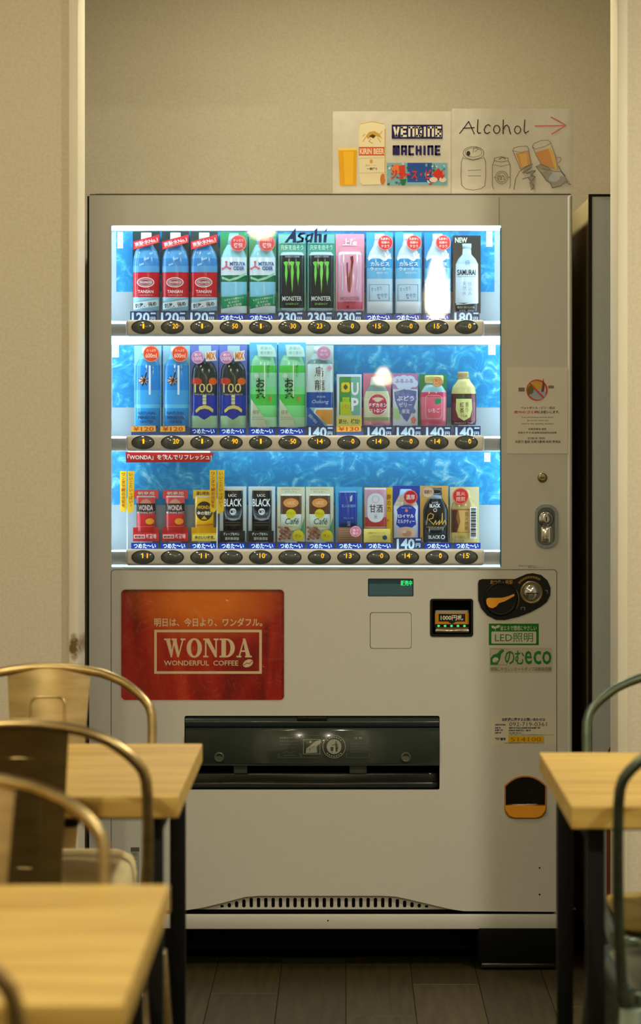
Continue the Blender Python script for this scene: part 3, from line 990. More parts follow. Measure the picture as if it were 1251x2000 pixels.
# lock and handle on the right stile
MB().lathe(PX(1058.5), 0.0, PZ(933), [(0.0115, 0.0), (0.0115, 0.002), (0.0098, 0.0035), (0.006, 0.0038)], mat('lock_brass', (140, 130, 100), 0.3, 0.9), 24, 'y').box(PX(1054), PX(1063), -0.0042, -0.003, PZ(934), PZ(932.6), M_DARK).build('lock_cylinder', VM)
hb = plate('lock_handle', rrect_pts(1044, 985, 1088, 1070, 19, 7), [rrect_pts(1049, 991, 1083, 1065, 15, 7)], -0.006, 0.007, mat('handle_chrome', (150, 168, 186), 0.15, 1.0), VM)
plate('handle_dish', rrect_pts(1048, 990, 1084, 1066, 16, 7), [], -0.001, 0.002, mat('dish_chrome', (96, 108, 116), 0.2, 1.0), hb)
MB().lathe(PX(1065.5), -0.001, PZ(1013.5), [(0.0185, 0.0), (0.0185, 0.004), (0.016, 0.008), (0.0125, 0.0065), (0.0115, 0.011), (0.007, 0.0122)], M_CHROME, 28, 'y').box(PX(1064.6), PX(1066.4), -0.0138, -0.012, PZ(1018), PZ(1009), M_DARK).build('key_cylinder', hb)
MB().box(PX(1055), PX(1077), -0.006, 0.0, PZ(1061), PZ(1029), M_CHROME, 0.0045, 3).build('handle_grip', hb)

# ================================================================== DRINK SAMPLES BEHIND THE GLASS
YC = 0.078          # plane of the sample cards
SHELF = {0: 628, 1: 852, 2: 1074}
W_ = ink(232, 238, 240)

class Sample:
    def __init__(self, row, x0, x1, y0, y1, name, label, cat, group=None):
        self.row, self.x0, self.x1, self.y0, self.y1 = row, x0, x1, y0, y1
        self.cx = (x0 + x1) / 2
        self.e = thing(name, (PX(self.cx, YC), YC, PZ(SHELF[row], YC)), label, cat, group)
        self.prof = None
        self.main = None
    def X(self, u):
        return self.x0 + u
    def card(self, m, art=None, name='backing_card', outline=None, x0=None, x1=None, y0=None, y1=None):
        x0 = self.x0 if x0 is None else x0
        x1 = self.x1 if x1 is None else x1
        y0 = self.y0 if y0 is None else y0
        y1 = self.y1 if y1 is None else y1
        a = Art()
        if art:
            a.items += art.items
        a.build(name, self.e, YC, base=(x0, y0, x1, y1, 0.002, m))
        # foot down to the shelf, behind the price tag
        MB().box(PX(self.cx - 12, YC), PX(self.cx + 12, YC), YC + 0.0022, YC + 0.012, PZ(SHELF[self.row] - 0.3, YC), PZ(y1 - 14, YC), W_).build('stand', self.e)
    def body(self, name, prof, cx=None, k=0.42, n=22):
        """prof: (y, r, material of the band below) from top to bottom; half-round relief in front of the card"""
        cx = self.cx if cx is None else cx
        s = SCL(YC)
        mb = MB()
        for (ya, ra, m), (yb, rb, _) in zip(prof, prof[1:]):
            vs = []
            for y, r in ((ya, ra), (yb, rb)):
                for j in range(n + 1):
                    th = math.pi * j / n
                    vs.append((PX(cx - r * math.cos(th), YC), YC - 0.0004 - k * r * s * math.sin(th), PZ(y, YC)))
            mb.add(vs, [[j, j + 1, n + 2 + j, n + 1 + j] for j in range(n)], m, True)
        # top and bottom lids
        for (y, r, m) in (prof[0], (prof[-1][0], prof[-1][1], prof[-2][2])):
            if r > 0.5:
                vs = [(PX(cx - r * math.cos(math.pi * j / n), YC), YC - 0.0004 - k * r * s * math.sin(math.pi * j / n), PZ(y, YC)) for j in range(n + 1)]
                mb.add(vs, [list(range(n + 1))], m)
        o = mb.build(name, self.main if self.prof is not None else self.e)
        bm = bmesh.new(); bm.from_mesh(o.data)
        bmesh.ops.remove_doubles(bm, verts=bm.verts[:], dist=1e-5)
        bmesh.ops.recalc_face_normals(bm, faces=bm.faces[:])
        # open relief: make it face the room
        bm.normal_update()
        if sum(f.normal.y * f.calc_area() for f in bm.faces) > 0:
            bmesh.ops.reverse_faces(bm, faces=bm.faces[:])
        bm.to_mesh(o.data); bm.free()
        if self.prof is None:
            self.prof, self.bcx, self.k, self.main = prof, cx, k, o
        return o
    def surf(self, u, v):
        pr = self.prof
        r = pr[-1][1] if v > pr[-1][0] else pr[0][1]
        for (ya, ra, _), (yb, rb, _) in zip(pr, pr[1:]):
            if ya <= v <= yb:
                r = ra + (rb - ra) * (v - ya) / max(yb - ya, 1e-6)
                break
        d = r * r - (u - self.bcx) ** 2
        return self.k * SCL(YC) * math.sqrt(d) if d > 0 else 0.0
    def wrap(self, art, name='label_print', parent=None):
        cols = [self.bcx + c for c in (-24, -21, -18, -15, -12, -9, -6, -3, 0, 3, 6, 9, 12, 15, 18, 21, 24)]
        return art.build(name, parent or self.main, YC, surf=self.surf, cols=cols, lift=0.0012, eps=0.00012)
    def front(self, art, name, Y=None, base=None):
        return art.build(name, self.e, (YC - 0.016) if Y is None else Y, base=base)
    def badge(self, cx, cy, r, m, texts, tm=None, name='round_badge', Y=None):
        Y = (YC - 0.018) if Y is None else Y
        a = Art()
        a.ring(cx, cy, r - 0.7, r - 0.7, 0.6, tm or W_)
        for (t, ya, yb, wx) in texts:
            a.text(t, cx - wx, ya, cx + wx, yb, tm or W_, 0.015)
        o = a.build(name, self.e, Y)
        mb = MB().lathe(PX(cx, Y), Y + 0.0015, PZ(cy, Y), [(r * SCL(Y), 0.0), (r * SCL(Y), 0.0014)], m, 28, 'y', smooth=False)
        d = mb.build('badge_disc', None)
        # join print and disc into one part
        me = bpy.data.meshes.new(name)
        bm = bmesh.new()
        bm.from_mesh(o.data)
        n0 = len(o.data.materials)
        nf = len(bm.faces)
        bm.from_mesh(d.data)
        bm.faces.ensure_lookup_table()
        for f in bm.faces[nf:]:
            f.material_index += n0
        bm.to_mesh(me); bm.free()
        for q in list(o.data.materials) + list(d.data.materials):
            me.materials.append(q)
        o.data = me
        bpy.data.objects.remove(d)
        return o

# ---------------- top shelf
def sparkling(x, label):
    s = Sample(0, x, x + 53, 452, 607, 'sample_bottle', label, 'bottle', 'sparkling water bottles on the top display shelf')
    X = s.X
    s.card(ink(34, 58, 60))
    blue = ink(56, 128, 186); blue2 = ink(84, 152, 200); red = ink(190, 24, 38); icy = ink(150, 196, 212)
    s.body('bottle', [(468, 10, blue2), (478, 13, blue), (490, 21, blue2), (505, 25, blue), (520, 26, blue2), (532, 26, red), (581, 26, icy), (607, 26, icy)], s.cx)
    s.body('cap', [(454.5, 10, W_), (468, 10.5, W_)], s.cx)
    a = Art()
    for q in range(9):
        a.ell(X(14 + (q * 17) % 27), 494 + (q * 11) % 32, 1.6, 2.2, ink(150, 196, 222))
    a.ring(X(26), 552, 17, 10, 2.2, ink(220, 190, 190)).ell(X(26), 552, 12.5, 5.5, ink(150, 26, 40)).ring(X(26), 552, 13, 6, 0.8, ink(226, 206, 206))
    a.text('WILKINSON', X(15), 549.5, X(37), 554.5, ink(236, 224, 222), 0.02)
    a.text('TANSAN', X(11), 567, X(41), 573, ink(236, 208, 206), 0.02)
    a.text('SPARKLING WATER', X(13), 576, X(40), 578.2, ink(226, 170, 170))
    a.poly([(X(2), 592), (X(51), 585), (X(51), 598), (X(2), 605)], ink(206, 222, 226))
    a.text('刺激、強め', X(5), 591, X(47), 600.5, ink(22, 26, 32), 0.02, rot=-7)
    s.wrap(a)
    a = Art()
    a.poly([(X(0), 472), (X(52), 458), (X(52), 474), (X(1), 488)], ink(206, 36, 52))
    a.text('炭酸水No.1', X(3), 468, X(49), 477, ink(244, 214, 214), 0.02, rot=-14)
    a.line([(X(4), 484), (X(49), 472)], 1.0, ink(240, 150, 90))
    s.front(a, 'slanted_banner')
sparkling(259, 'red-labelled sparkling water bottle sample at the end of the top shelf by the white note')
sparkling(316, 'red-labelled sparkling water bottle sample between two bottles like it')
sparkling(372, 'red-labelled sparkling water bottle sample beside the green cider card')

def cider(x, label):
    s = Sample(0, x, x + 53, 453, 612, 'sample_bottle', label, 'bottle', 'cider bottles on the top display shelf')
    X = s.X
    g = ink(0, 140, 92); g2 = ink(10, 110, 72); cl = ink(150, 206, 214); wl = ink(214, 228, 232)
    s.card(g)
    s.body('bottle', [(478, 13, cl), (490, 20, cl), (503, 25, wl), (538, 25.5, g2), (551, 25.5, ink(128, 196, 216)), (580, 25.5, g), (598, 25.5, ink(224, 234, 236)), (612, 25.5, W_)], s.cx)
    s.body('bottle_neck', [(456, 9, cl), (478, 13, cl)], s.cx)
    a = Art()
    a.poly([(X(3), 540), (X(18), 546), (X(34), 541), (X(49), 533), (X(49), 538), (X(34), 546), (X(18), 550), (X(3), 545)], ink(146, 206, 170))
    for q in range(3):
        an = math.radians(-90 + 120 * q)
        a.line([(X(12), 521), (X(12) + 8 * math.cos(an), 521 + 8 * math.sin(an))], 2.6, ink(214, 96, 120))
        a.ell(X(12) + 8.6 * math.cos(an), 521 + 8.6 * math.sin(an), 2.3, 2.3, ink(214, 96, 120))
    a.text('MITSUYA', X(19), 512, X(49), 519.5, ink(34, 84, 156), 0.03)
    a.text('CIDER', X(26), 521, X(47), 528.5, ink(34, 84, 156), 0.03)
    a.poly([(X(2), 584), (X(51), 575), (X(51), 594), (X(2), 604)], g)
    a.text('もぎたての果実から', X(8), 582, X(46), 586, ink(214, 236, 224), 0.0, rot=-9)
    a.text('生まれた', X(16), 588, X(38), 592, ink(214, 236, 224), 0.0, rot=-9)
    a.text('香りと炭酸', X(13), 594, X(42), 598.5, ink(214, 236, 224), 0.0, rot=-9)
    s.wrap(a)
    s.badge(X(35), 475, 16, ink(206, 44, 60), [('すっきり', 467, 472, 10), ('爽快', 474, 484, 9)], ink(240, 180, 180))
cider(430, 'cider bottle sample on green card next to the sparkling water')
cider(486, 'cider bottle sample on green card next to the black energy can')

def claws(a, cx, y0, y1, m, sp=11.5, dark=None):
    for q, dx in enumerate((-sp, 0, sp)):
        w = 5.2 if q != 1 else 6.0
        x = cx + dx
        yb = y1 - (14 if q != 1 else 0)
        a.poly([(x - w, y0 + 2), (x - 1, y0), (x + w * 0.8, y0 + 1), (x + w * 0.45, y0 + 10), (x + w * 0.6, y0 + 22), (x + 1.4, y0 + 40), (x + 1.6, yb - 16), (x + 0.3, yb), (x - 0.9, yb - 18), (x - 1.0, y0 + 40), (x - 2.2, y0 + 24), (x - 1.4, y0 + 10)], m)

def energy(x, label):
    s = Sample(0, x, x + 54, 456, 607, 'sample_can', label, 'can', 'black energy drink cans on the top display shelf')
    X = s.X
    s.card(ink(70, 160, 140))
    bk = ink(26, 40, 46); sv = ink(176, 196, 200)
    s.body('can', [(493, 20, sv), (497, 23, sv), (499, 24, bk), (602, 24, sv), (605, 22, sv), (607, 20, sv)], s.cx)
    a = Art()
    a.text('ENERGY DRINK', X(14), 500, X(42), 503.5, ink(190, 206, 206))
    claws(a, s.cx, 511, 573, ink(110, 214, 80))
    a.text('MONSTER', X(8), 579, X(46), 588, ink(214, 224, 222), 0.02)
    a.text('ENERGY', X(15), 592, X(40), 596, ink(130, 190, 120), 0.01)
    s.wrap(a)
    a = Art()
    a.rect(X(1), 458, X(53), 476, ink(110, 178, 170))
    a.text('元気を出そう', X(5), 478, X(49), 488, ink(176, 226, 196), 0.02)
    s.front(a, 'card_heading', YC - 0.0015)
energy(543, 'black can sample with green claw marks next to the cider')
energy(600, 'black can sample with green claw marks next to the pink can')

s = Sample(0, 655, 711, 457, 607, 'sample_can', 'pink slim can sample with dark red claw streak on pink card', 'can')
s.card(ink(226, 150, 168))
pk = ink(222, 160, 178)
s.body('can', [(492, 20, ink(228, 206, 214)), (496, 23, ink(226, 190, 202)), (498, 24.5, pk), (590, 24.5, ink(216, 90, 110)), (604, 24, pk), (607, 20, pk)])
a = Art()
a.text('上陸', 669, 466, 697, 480, ink(250, 222, 230), 0.03)
s.front(a, 'card_heading', YC - 0.0015)
a = Art()
a.poly([(683, 502), (689, 500), (690, 512), (687, 530), (686, 555), (683, 572), (681, 572), (680, 545), (684, 525), (685, 512)], ink(130, 28, 40))
a.poly([(676, 514), (679, 513), (679.5, 540), (680.5, 570), (679, 570), (676.5, 545)], ink(150, 60, 76))
for dx in (-16, 16):
    a.line([(683 + dx, 515), (684 + dx * 0.92, 540), (682 + dx * 0.85, 566)], 1.8, ink(226, 196, 212))
a.text('MONSTER', 664, 580, 702, 587, ink(180, 110, 130), 0.02)
a.text('ENERGY', 671, 589, 695, 593, ink(170, 40, 56), 0.01)
a.ell(679, 600, 2.5, 3, ink(140, 20, 36))
s.wrap(a)

def lactic(x, label, group):
    s = Sample(0, x, x + 52, 454, 612, 'sample_bottle', label, 'bottle', group)
    X = s.X
    bl = ink(24, 146, 208); wl = ink(204, 224, 234); gy = ink(186, 212, 224)
    s.card(ink(70, 170, 216) if group else bl)
    s.body('bottle', [(470, 10, wl), (480, 12, wl), (492, 19, wl), (506, 24, ink(54, 152, 208)), (524, 25, ink(108, 182, 220)), (545, 25, gy), (590, 25, W_), (612, 25, W_)], s.cx)
    s.body('cap', [(457, 9.5, W_), (470, 10, W_)], s.cx)
    a = Art()
    a.poly([(X(4), 503), (X(14), 498), (X(26), 499), (X(36), 505), (X(48), 494), (X(48), 501), (X(36), 511), (X(24), 505), (X(12), 504), (X(4), 510)], ink(228, 238, 242))
    a.text('カルピス', X(8), 512, X(45), 520, W_, 0.03)
    a.text('ウォーター', X(8), 522, X(45), 529, W_, 0.02)
    a.text('SINCE 1919', X(20), 532, X(42), 535, ink(226, 236, 240))
    a.frame(X(5), 556, X(45), 588, 0.9, ink(96, 120, 150))
    a.text('すっきり', X(9), 561, X(30), 569, ink(100, 130, 160), 0.01, rot=-8)
    a.text('爽やか', X(21), 573, X(41), 583, ink(90, 120, 160), 0.01, rot=-8)
    s.wrap(a)
    s.badge(X(37), 474, 15, ink(216, 50, 56), [('乳酸菌と', 464, 469, 9), ('発酵の', 471, 476, 8), ('チカラ', 478, 484, 8)], ink(246, 206, 196))
lactic(715, 'pale blue milky drink bottle sample with wave label next to the pink can', 'milky drink bottles on the top display shelf')
lactic(771, 'pale blue milky drink bottle sample with wave label between two milky drinks', 'milky drink bottles on the top display shelf')
lactic(828, 'milky drink bottle sample on a deep blue card beside the black bottle', None)

s = Sample(0, 884, 938, 460, 612, 'sample_bottle', 'clear bottle sample with silver cap and black lettering on black card', 'bottle')
s.card(ink(36, 44, 48))
cl = ink(176, 204, 216); lb = ink(206, 224, 232)
s.body('bottle', [(485, 8, cl), (497, 9, cl), (506, 17, cl), (516, 22, lb), (592, 22.5, ink(40, 46, 52)), (606, 22.5, ink(30, 36, 42)), (612, 22, ink(30, 36, 42))], 911)
s.body('cap', [(476, 9, ink(170, 196, 206)), (485, 9, ink(196, 214, 222))], 911)
a = Art()
a.text('NEW', 888, 464, 912, 474, ink(206, 230, 190), 0.03)
s.front(a, 'card_heading', YC - 0.0015)
a = Art()
a.text('侍', 907, 508, 917, 519, ink(120, 150, 170))
a.text('SAMURAI', 892, 527, 928, 538, ink(30, 44, 62), 0.02)
a.line([(892, 541), (928, 541)], 0.8, ink(120, 150, 166))
a.vtext('天然水', 906, 550, 578, 8, ink(130, 156, 172)).vtext('仕込み', 917, 550, 578, 8, ink(130, 156, 172))
a.poly([(890, 592), (905, 594), (918, 591), (932, 588), (932, 593), (890, 596)], lb)
a.text('毎日においしい水', 892, 598, 926, 603, ink(206, 200, 160), 0.01)
a.text('新登場、発売中', 896, 605, 924, 610, ink(160, 190, 200), 0.0)
s.wrap(a)

# ---------------- middle shelf
def water(x, label):
    s = Sample(1, x, x + 53, 675, 834, 'sample_bottle', label, 'bottle', 'mineral water bottles on the middle display shelf')
    X = s.X
    bl = ink(28, 132, 202); b2 = ink(60, 156, 212); b3 = ink(96, 182, 216)
    s.card(ink(150, 200, 216))
    s.body('bottle', [(690, 12, b3), (702, 17, b2), (714, 24, bl), (762, 25, b2), (790, 25, b3), (797, 24, ink(36, 150, 216)), (834, 24, b2)], s.cx)
    s.body('cap', [(678, 11, W_), (690, 11.5, ink(206, 226, 234))], s.cx)
    a = Art()
    a.ell(X(18), 743, 8, 7, ink(226, 170, 140))
    for q in range(4):
        an = math.radians(20 + 45 * q)
        a.line([(X(20) - 10 * math.cos(an), 743 - 10 * math.sin(an)), (X(20) + 10 * math.cos(an), 743 + 10 * math.sin(an))], 1.6, ink(40, 46, 40))
    a.line([(X(17), 753), (X(25), 728)], 2.4, ink(36, 40, 36))
    a.text('天然水', X(20), 718, X(40), 725, ink(30, 90, 150), 0.01)
    a.rect(X(29), 714, X(33), 771, ink(206, 230, 240))  # pale upright stripe: lamp highlight on the bottle, painted into the print
    a.text('NATURAL', X(8), 804, X(43), 810, ink(24, 70, 130), 0.02)
    a.text('MINERAL', X(8), 812.5, X(43), 818.5, ink(24, 70, 130), 0.02)
    a.text('WATER', X(12), 821, X(38), 827, ink(24, 70, 130), 0.02)
    s.wrap(a)
    s.badge(X(33), 691, 16, ink(222, 70, 40), [('たっぷり', 682, 687, 9), ('600ml', 690, 699, 11)], ink(248, 190, 160))
water(262, 'blue mineral water bottle sample with star mark at the end of the middle shelf')
water(318, 'blue mineral water bottle sample with star mark next to the grape juice')

def grape(x, label):
    s = Sample(1, x, x + 54, 674, 836, 'sample_bottle', label, 'bottle', 'dark grape juice bottles on the middle display shelf')
    X = s.X
    dk = ink(24, 44, 44); bl = ink(22, 48, 150)
    s.card(ink(104, 124, 200))
    a = Art()
    a.rect(X(16), 675, X(40), 700, ink(170, 200, 204))
    s.front(a, 'card_heading', YC - 0.0005)
    s.body('bottle', [(704, 12, dk), (712, 19, dk), (722, 23.5, dk), (736, 25, ink(40, 50, 46)), (752, 25, ink(28, 40, 70)), (772, 25, bl), (812, 25, ink(176, 212, 160)), (836, 25, ink(196, 224, 186))], s.cx)
    a = Art()
    a.ell(X(12), 745, 11, 7, ink(190, 56, 40)).ell(X(44), 745, 8, 7, ink(214, 90, 30))
    a.text('100', X(8), 749, X(43), 767, ink(222, 196, 110), 0.0)
    a.text('FRUIT JUICE', X(9), 769, X(46), 773, ink(190, 180, 120))
    a.rect(X(24), 771, X(31), 790, ink(206, 200, 150)).line([(X(24), 777), (X(31), 777)], 0.8, bl).line([(X(24), 783), (X(31), 783)], 0.8, bl)
    a.poly([(X(10), 801), (X(18), 794), (X(28), 791), (X(38), 794), (X(45), 800), (X(44), 806), (X(36), 800), (X(28), 798), (X(19), 800), (X(11), 807)], ink(214, 184, 90))
    a.poly([(X(4), 812), (X(12), 810), (X(20), 816), (X(27), 820), (X(34), 816), (X(43), 809), (X(50), 812), (X(50), 806), (X(4), 806)], bl)
    s.wrap(a)
    s.badge(X(14), 698, 12.5, ink(196, 120, 160), [('果汁', 690, 696, 7), ('100%', 697, 704, 9)], ink(240, 214, 226))
    a = Art()
    a.poly([(X(28), 688), (X(50), 684), (X(48), 694), (X(51), 704), (X(30), 706)], ink(224, 206, 190))
    a.text('MIX', X(31), 688, X(48), 702, ink(206, 120, 40), 0.04)
    s.front(a, 'corner_flag')
grape(372, 'dark juice bottle sample marked 100 on violet card next to the mineral water')
grape(428, 'dark juice bottle sample marked 100 on violet card next to the green tea')

def tea(x, label):
    s = Sample(1, x, x + 54, 669, 834, 'sample_bottle', label, 'bottle', 'green tea bottles on the middle display shelf')
    X = s.X
    g1 = ink(140, 208, 160); g2 = ink(70, 188, 70); g3 = ink(120, 214, 130); lg = ink(176, 222, 170)
    s.card(ink(96, 184, 224))
    s.body('bottle', [(694, 17, g1), (704, 22, g1), (714, 25, g2), (728, 26, g1), (756, 26, g3), (770, 26, g2), (792, 26, g3), (815, 26, lg), (834, 26, lg)], s.cx)
    a = Art()
    a.poly([(X(1), 776), (X(26), 812), (X(34), 834), (X(4), 834), (X(1), 815)], ink(200, 206, 170))
    a.vtext('お茶', X(22), 738, 780, 20, ink(24, 62, 44), 0.03)
    a.vtext('ほんのり', X(37), 712, 738, 6, ink(50, 100, 60))
    a.ell(X(14), 734, 4.5, 4.5, ink(200, 204, 190))
    a.rect(X(38), 774, X(42), 784, ink(206, 110, 70), 1)
    a.text('緑茶', X(6), 801, X(20), 809, ink(130, 130, 110))
    a.line([(X(5), 815), (X(26), 815)], 0.8, ink(150, 150, 130))
    a.line([(X(5), 819), (X(28), 819)], 0.8, ink(150, 150, 130))
    a.rect(X(29), 708, X(30.5), 775, ink(226, 240, 214))  # highlight streak down the bottle, painted as a thin pale line
    s.wrap(a)
    a = Art()
    a.poly([(X(14), 673), (X(42), 673), (X(49), 680), (X(52), 692), (X(52), 697), (X(17), 696)], ink(186, 220, 206))
    a.text('茶葉の', X(21), 677, X(43), 683, ink(120, 170, 170)).text('香り豊か', X(21), 686, X(46), 692, ink(120, 170, 170))
    s.front(a, 'corner_flag')
tea(487, 'green tea bottle sample beside the violet juice card')
tea(543, 'green tea bottle sample beside the pale oolong bottle')

s = Sample(1, 597, 651, 674, 832, 'sample_bottle', 'pale oolong tea bottle sample with navy band and orange corner patch', 'bottle')
s.card(ink(186, 208, 198))
gl = ink(168, 190, 188); nv = ink(14, 74, 150)
s.body('bottle', [(690, 13, gl), (702, 18, ink(110, 150, 150)), (711, 25, ink(196, 212, 206)), (766, 26, nv), (796, 26, ink(150, 190, 204)), (832, 26, ink(160, 196, 206))])
s.body('cap', [(677, 11.5, ink(206, 216, 210)), (690, 12, ink(196, 208, 204))])
a = Art()
a.text('烏', 614, 716, 632, 736, ink(60, 70, 70), 0.0).text('龍', 614, 742, 634, 762, ink(50, 56, 56), 0.0)
a.rect(626, 712, 628, 765, ink(236, 240, 226))  # thin pale line paints a lamp reflection across the characters
a.text('黒烏龍', 618, 773, 635, 777, ink(150, 190, 220)).text('Oolong', 608, 781, 640, 790, ink(180, 206, 226), 0.0, 0.2)
a.poly([(599, 796), (604, 796), (634, 832), (599, 832)], ink(30, 92, 160))
a.text('脂肪の吸収', 600, 815, 622, 821, ink(196, 216, 230), 0.0, rot=48)
a.poly([(616, 797), (650, 797), (650, 831), (640, 831), (612, 806)], ink(222, 232, 232))
a.poly([(618, 800), (649, 800), (649, 829), (638, 829), (615, 806)], ink(216, 150, 66))
s.wrap(a)
s.badge(632, 690, 14, ink(190, 130, 160), [('特定', 683, 688, 6), ('保健用', 690, 695, 8)], ink(226, 190, 206))
s.badge(643, 719, 5, ink(214, 150, 170), [], ink(230, 190, 200), 'small_badge', YC - 0.012)

s = Sample(1, 657, 706, 731, 832, 'sample_carton', 'white card drink sample with green panel and large letters UP', 'carton')
s.card(ink(216, 226, 232))
a = Art()
a.rect(662, 736, 703, 811, ink(40, 140, 70), 2)
a.rect(685, 736, 703, 811, ink(110, 180, 160), 2)
a.poly([(664, 785), (684, 785), (684, 800), (688, 811), (664, 811)], ink(186, 206, 40))
a.rect(666, 747, 683, 766, ink(226, 196, 40), 4)
a.ell(674.5, 756, 4, 4.5, ink(30, 90, 50)).ell(674.5, 756, 1.6, 6, ink(30, 90, 50))
a.rect(668, 776, 682, 786, ink(160, 196, 40))
a.text('ビタミン', 668, 778, 682, 783, ink(70, 110, 30)).text('レモン', 668, 790, 682, 798, ink(206, 130, 20), 0.02)
a.text('U', 685.5, 747, 700, 772, W_, 0.03).text('P', 685.5, 777, 700, 803, W_, 0.03)
a.rect(657, 813, 706, 832, ink(232, 222, 110))
a.text('鉄分、補給!', 661, 818, 702, 828, ink(80, 74, 60), 0.02)
s.front(a, 'card_print', YC - 0.006, base=(659, 733, 705, 832, 0.0058, ink(216, 226, 232)))

s = Sample(1, 709, 763, 729, 831, 'sample_bottle', 'pink vitamin drink bottle sample with round red emblem', 'bottle')
s.card(ink(206, 120, 150))
s.body('bottle', [(736, 12, ink(186, 196, 180)), (752, 14, ink(120, 150, 140)), (764, 22, ink(206, 206, 160)), (778, 26, ink(214, 210, 168)), (815, 26, ink(150, 164, 120)), (822, 26, ink(226, 150, 160)), (831, 26, ink(220, 140, 150))])
a = Art()
a.ell(737, 790, 19, 21, ink(196, 62, 90)).ring(737, 790, 19, 21, 1.0, ink(236, 210, 190))
a.text('ドデカミン', 720, 787, 755, 795, W_, 0.03).text('ストロング', 722, 798, 754, 806, W_, 0.03)
a.text('VITAMIN', 726, 777, 748, 782, ink(240, 206, 206))
s.wrap(a)

s = Sample(1, 766, 816, 729, 831, 'sample_pouch', 'violet grape jelly drink sample with white bubble lettering', 'drink pouch')
s.card(ink(176, 120, 176))
a = Art()
a.rect(767, 760, 815, 831, ink(196, 206, 214))
a.poly([(768, 795), (778, 800), (782, 815), (776, 822), (768, 816)], ink(170, 206, 150))
a.poly([(769, 766), (790, 760), (813, 764), (812, 782), (806, 800), (798, 818), (794, 824), (788, 818), (778, 800), (771, 782)], ink(86, 104, 160))
for q in range(16):
    a.ell(776 + (q * 13) % 34, 768 + (q * 7) % 40, 4.2, 4.4, ink(104, 120, 176))
for ex, ey, er in ((777, 744, 10), (788, 742, 10), (800, 744, 11), (808, 749, 8), (783, 751, 10), (795, 752, 10)):
    a.ell(ex, ey, er, er * 0.95, ink(190, 206, 226))
a.text('ふるふる', 771, 740, 806, 748, ink(140, 120, 176), 0.03)
a.text('ぶどう', 774, 773, 808, 783, ink(216, 224, 236), 0.03).text('ゼリー', 778, 786, 804, 795, ink(206, 216, 232), 0.02).text('果実', 784, 799, 800, 808, ink(206, 216, 232), 0.01)
a.poly([(802, 818), (808, 812), (813, 820), (809, 828), (803, 826)], ink(216, 120, 110))
s.front(a, 'card_print', YC - 0.005, base=(767, 730, 815, 831, 0.0048, ink(176, 120, 176)))

s = Sample(1, 818, 872, 731, 832, 'sample_bottle', 'strawberry drink bottle sample with red label on green card', 'bottle')
s.card(ink(20, 130, 84))
s.body('bottle', [(749, 14, ink(150, 200, 206)), (758, 20, ink(150, 196, 200)), (766, 25, ink(206, 60, 90)), (775, 25.5, ink(222, 112, 130)), (820, 25, ink(214, 90, 110)), (832, 24, ink(226, 140, 150))], 846)
s.body('cap', [(733, 17, ink(206, 200, 130)), (736, 19, ink(196, 190, 110)), (749, 18, ink(180, 180, 100))], 847)
a = Art()
a.ell(847, 798, 17, 19, ink(226, 96, 116))
a.poly([(847, 783), (853, 778), (862, 780), (859, 788), (850, 790)], ink(40, 140, 96))
a.frame(830, 772, 862, 818, 0.8, ink(236, 190, 196), 6)
a.text('いちご', 836, 797, 858, 806, ink(244, 214, 220), 0.02)
s.wrap(a)
s.badge(854, 746, 10, ink(226, 170, 110), [('果汁', 740, 746, 6), ('入り', 747, 752, 6)], ink(206, 90, 60))

s = Sample(1, 880, 933, 724, 830, 'sample_bottle', 'standing tea bottle sample with brown cap and dark maroon label', 'bottle')
s.card(ink(170, 150, 120), x0=886, x1=926, y0=770, y1=830)
am = ink(206, 196, 130)
s.body('bottle', [(740, 11, am), (746, 14, am), (756, 22, ink(196, 186, 122)), (769, 24, ink(92, 34, 44)), (786, 24.5, ink(110, 50, 60)), (822, 24.5, ink(60, 36, 50)), (830, 23, ink(60, 36, 50))], 905)
s.body('cap', [(726, 10, ink(176, 160, 106)), (729, 11, ink(160, 142, 90)), (740, 11.5, ink(150, 132, 84))], 904)
a = Art()
a.poly([(890, 779), (920, 779), (921, 800), (917, 815), (905, 822), (894, 815), (889, 800)], ink(206, 206, 130))
a.rect(890, 772, 915, 779, ink(40, 60, 50))
a.vtext('紅茶', 901, 785, 808, 9, ink(90, 70, 40), 0.01).vtext('香り', 911, 785, 806, 8, ink(120, 96, 60))
a.text('TEA', 898, 810, 912, 815, ink(150, 110, 50))
a.text('MUSCAT TEA', 887, 824.5, 922, 828, ink(220, 150, 150))
s.wrap(a)

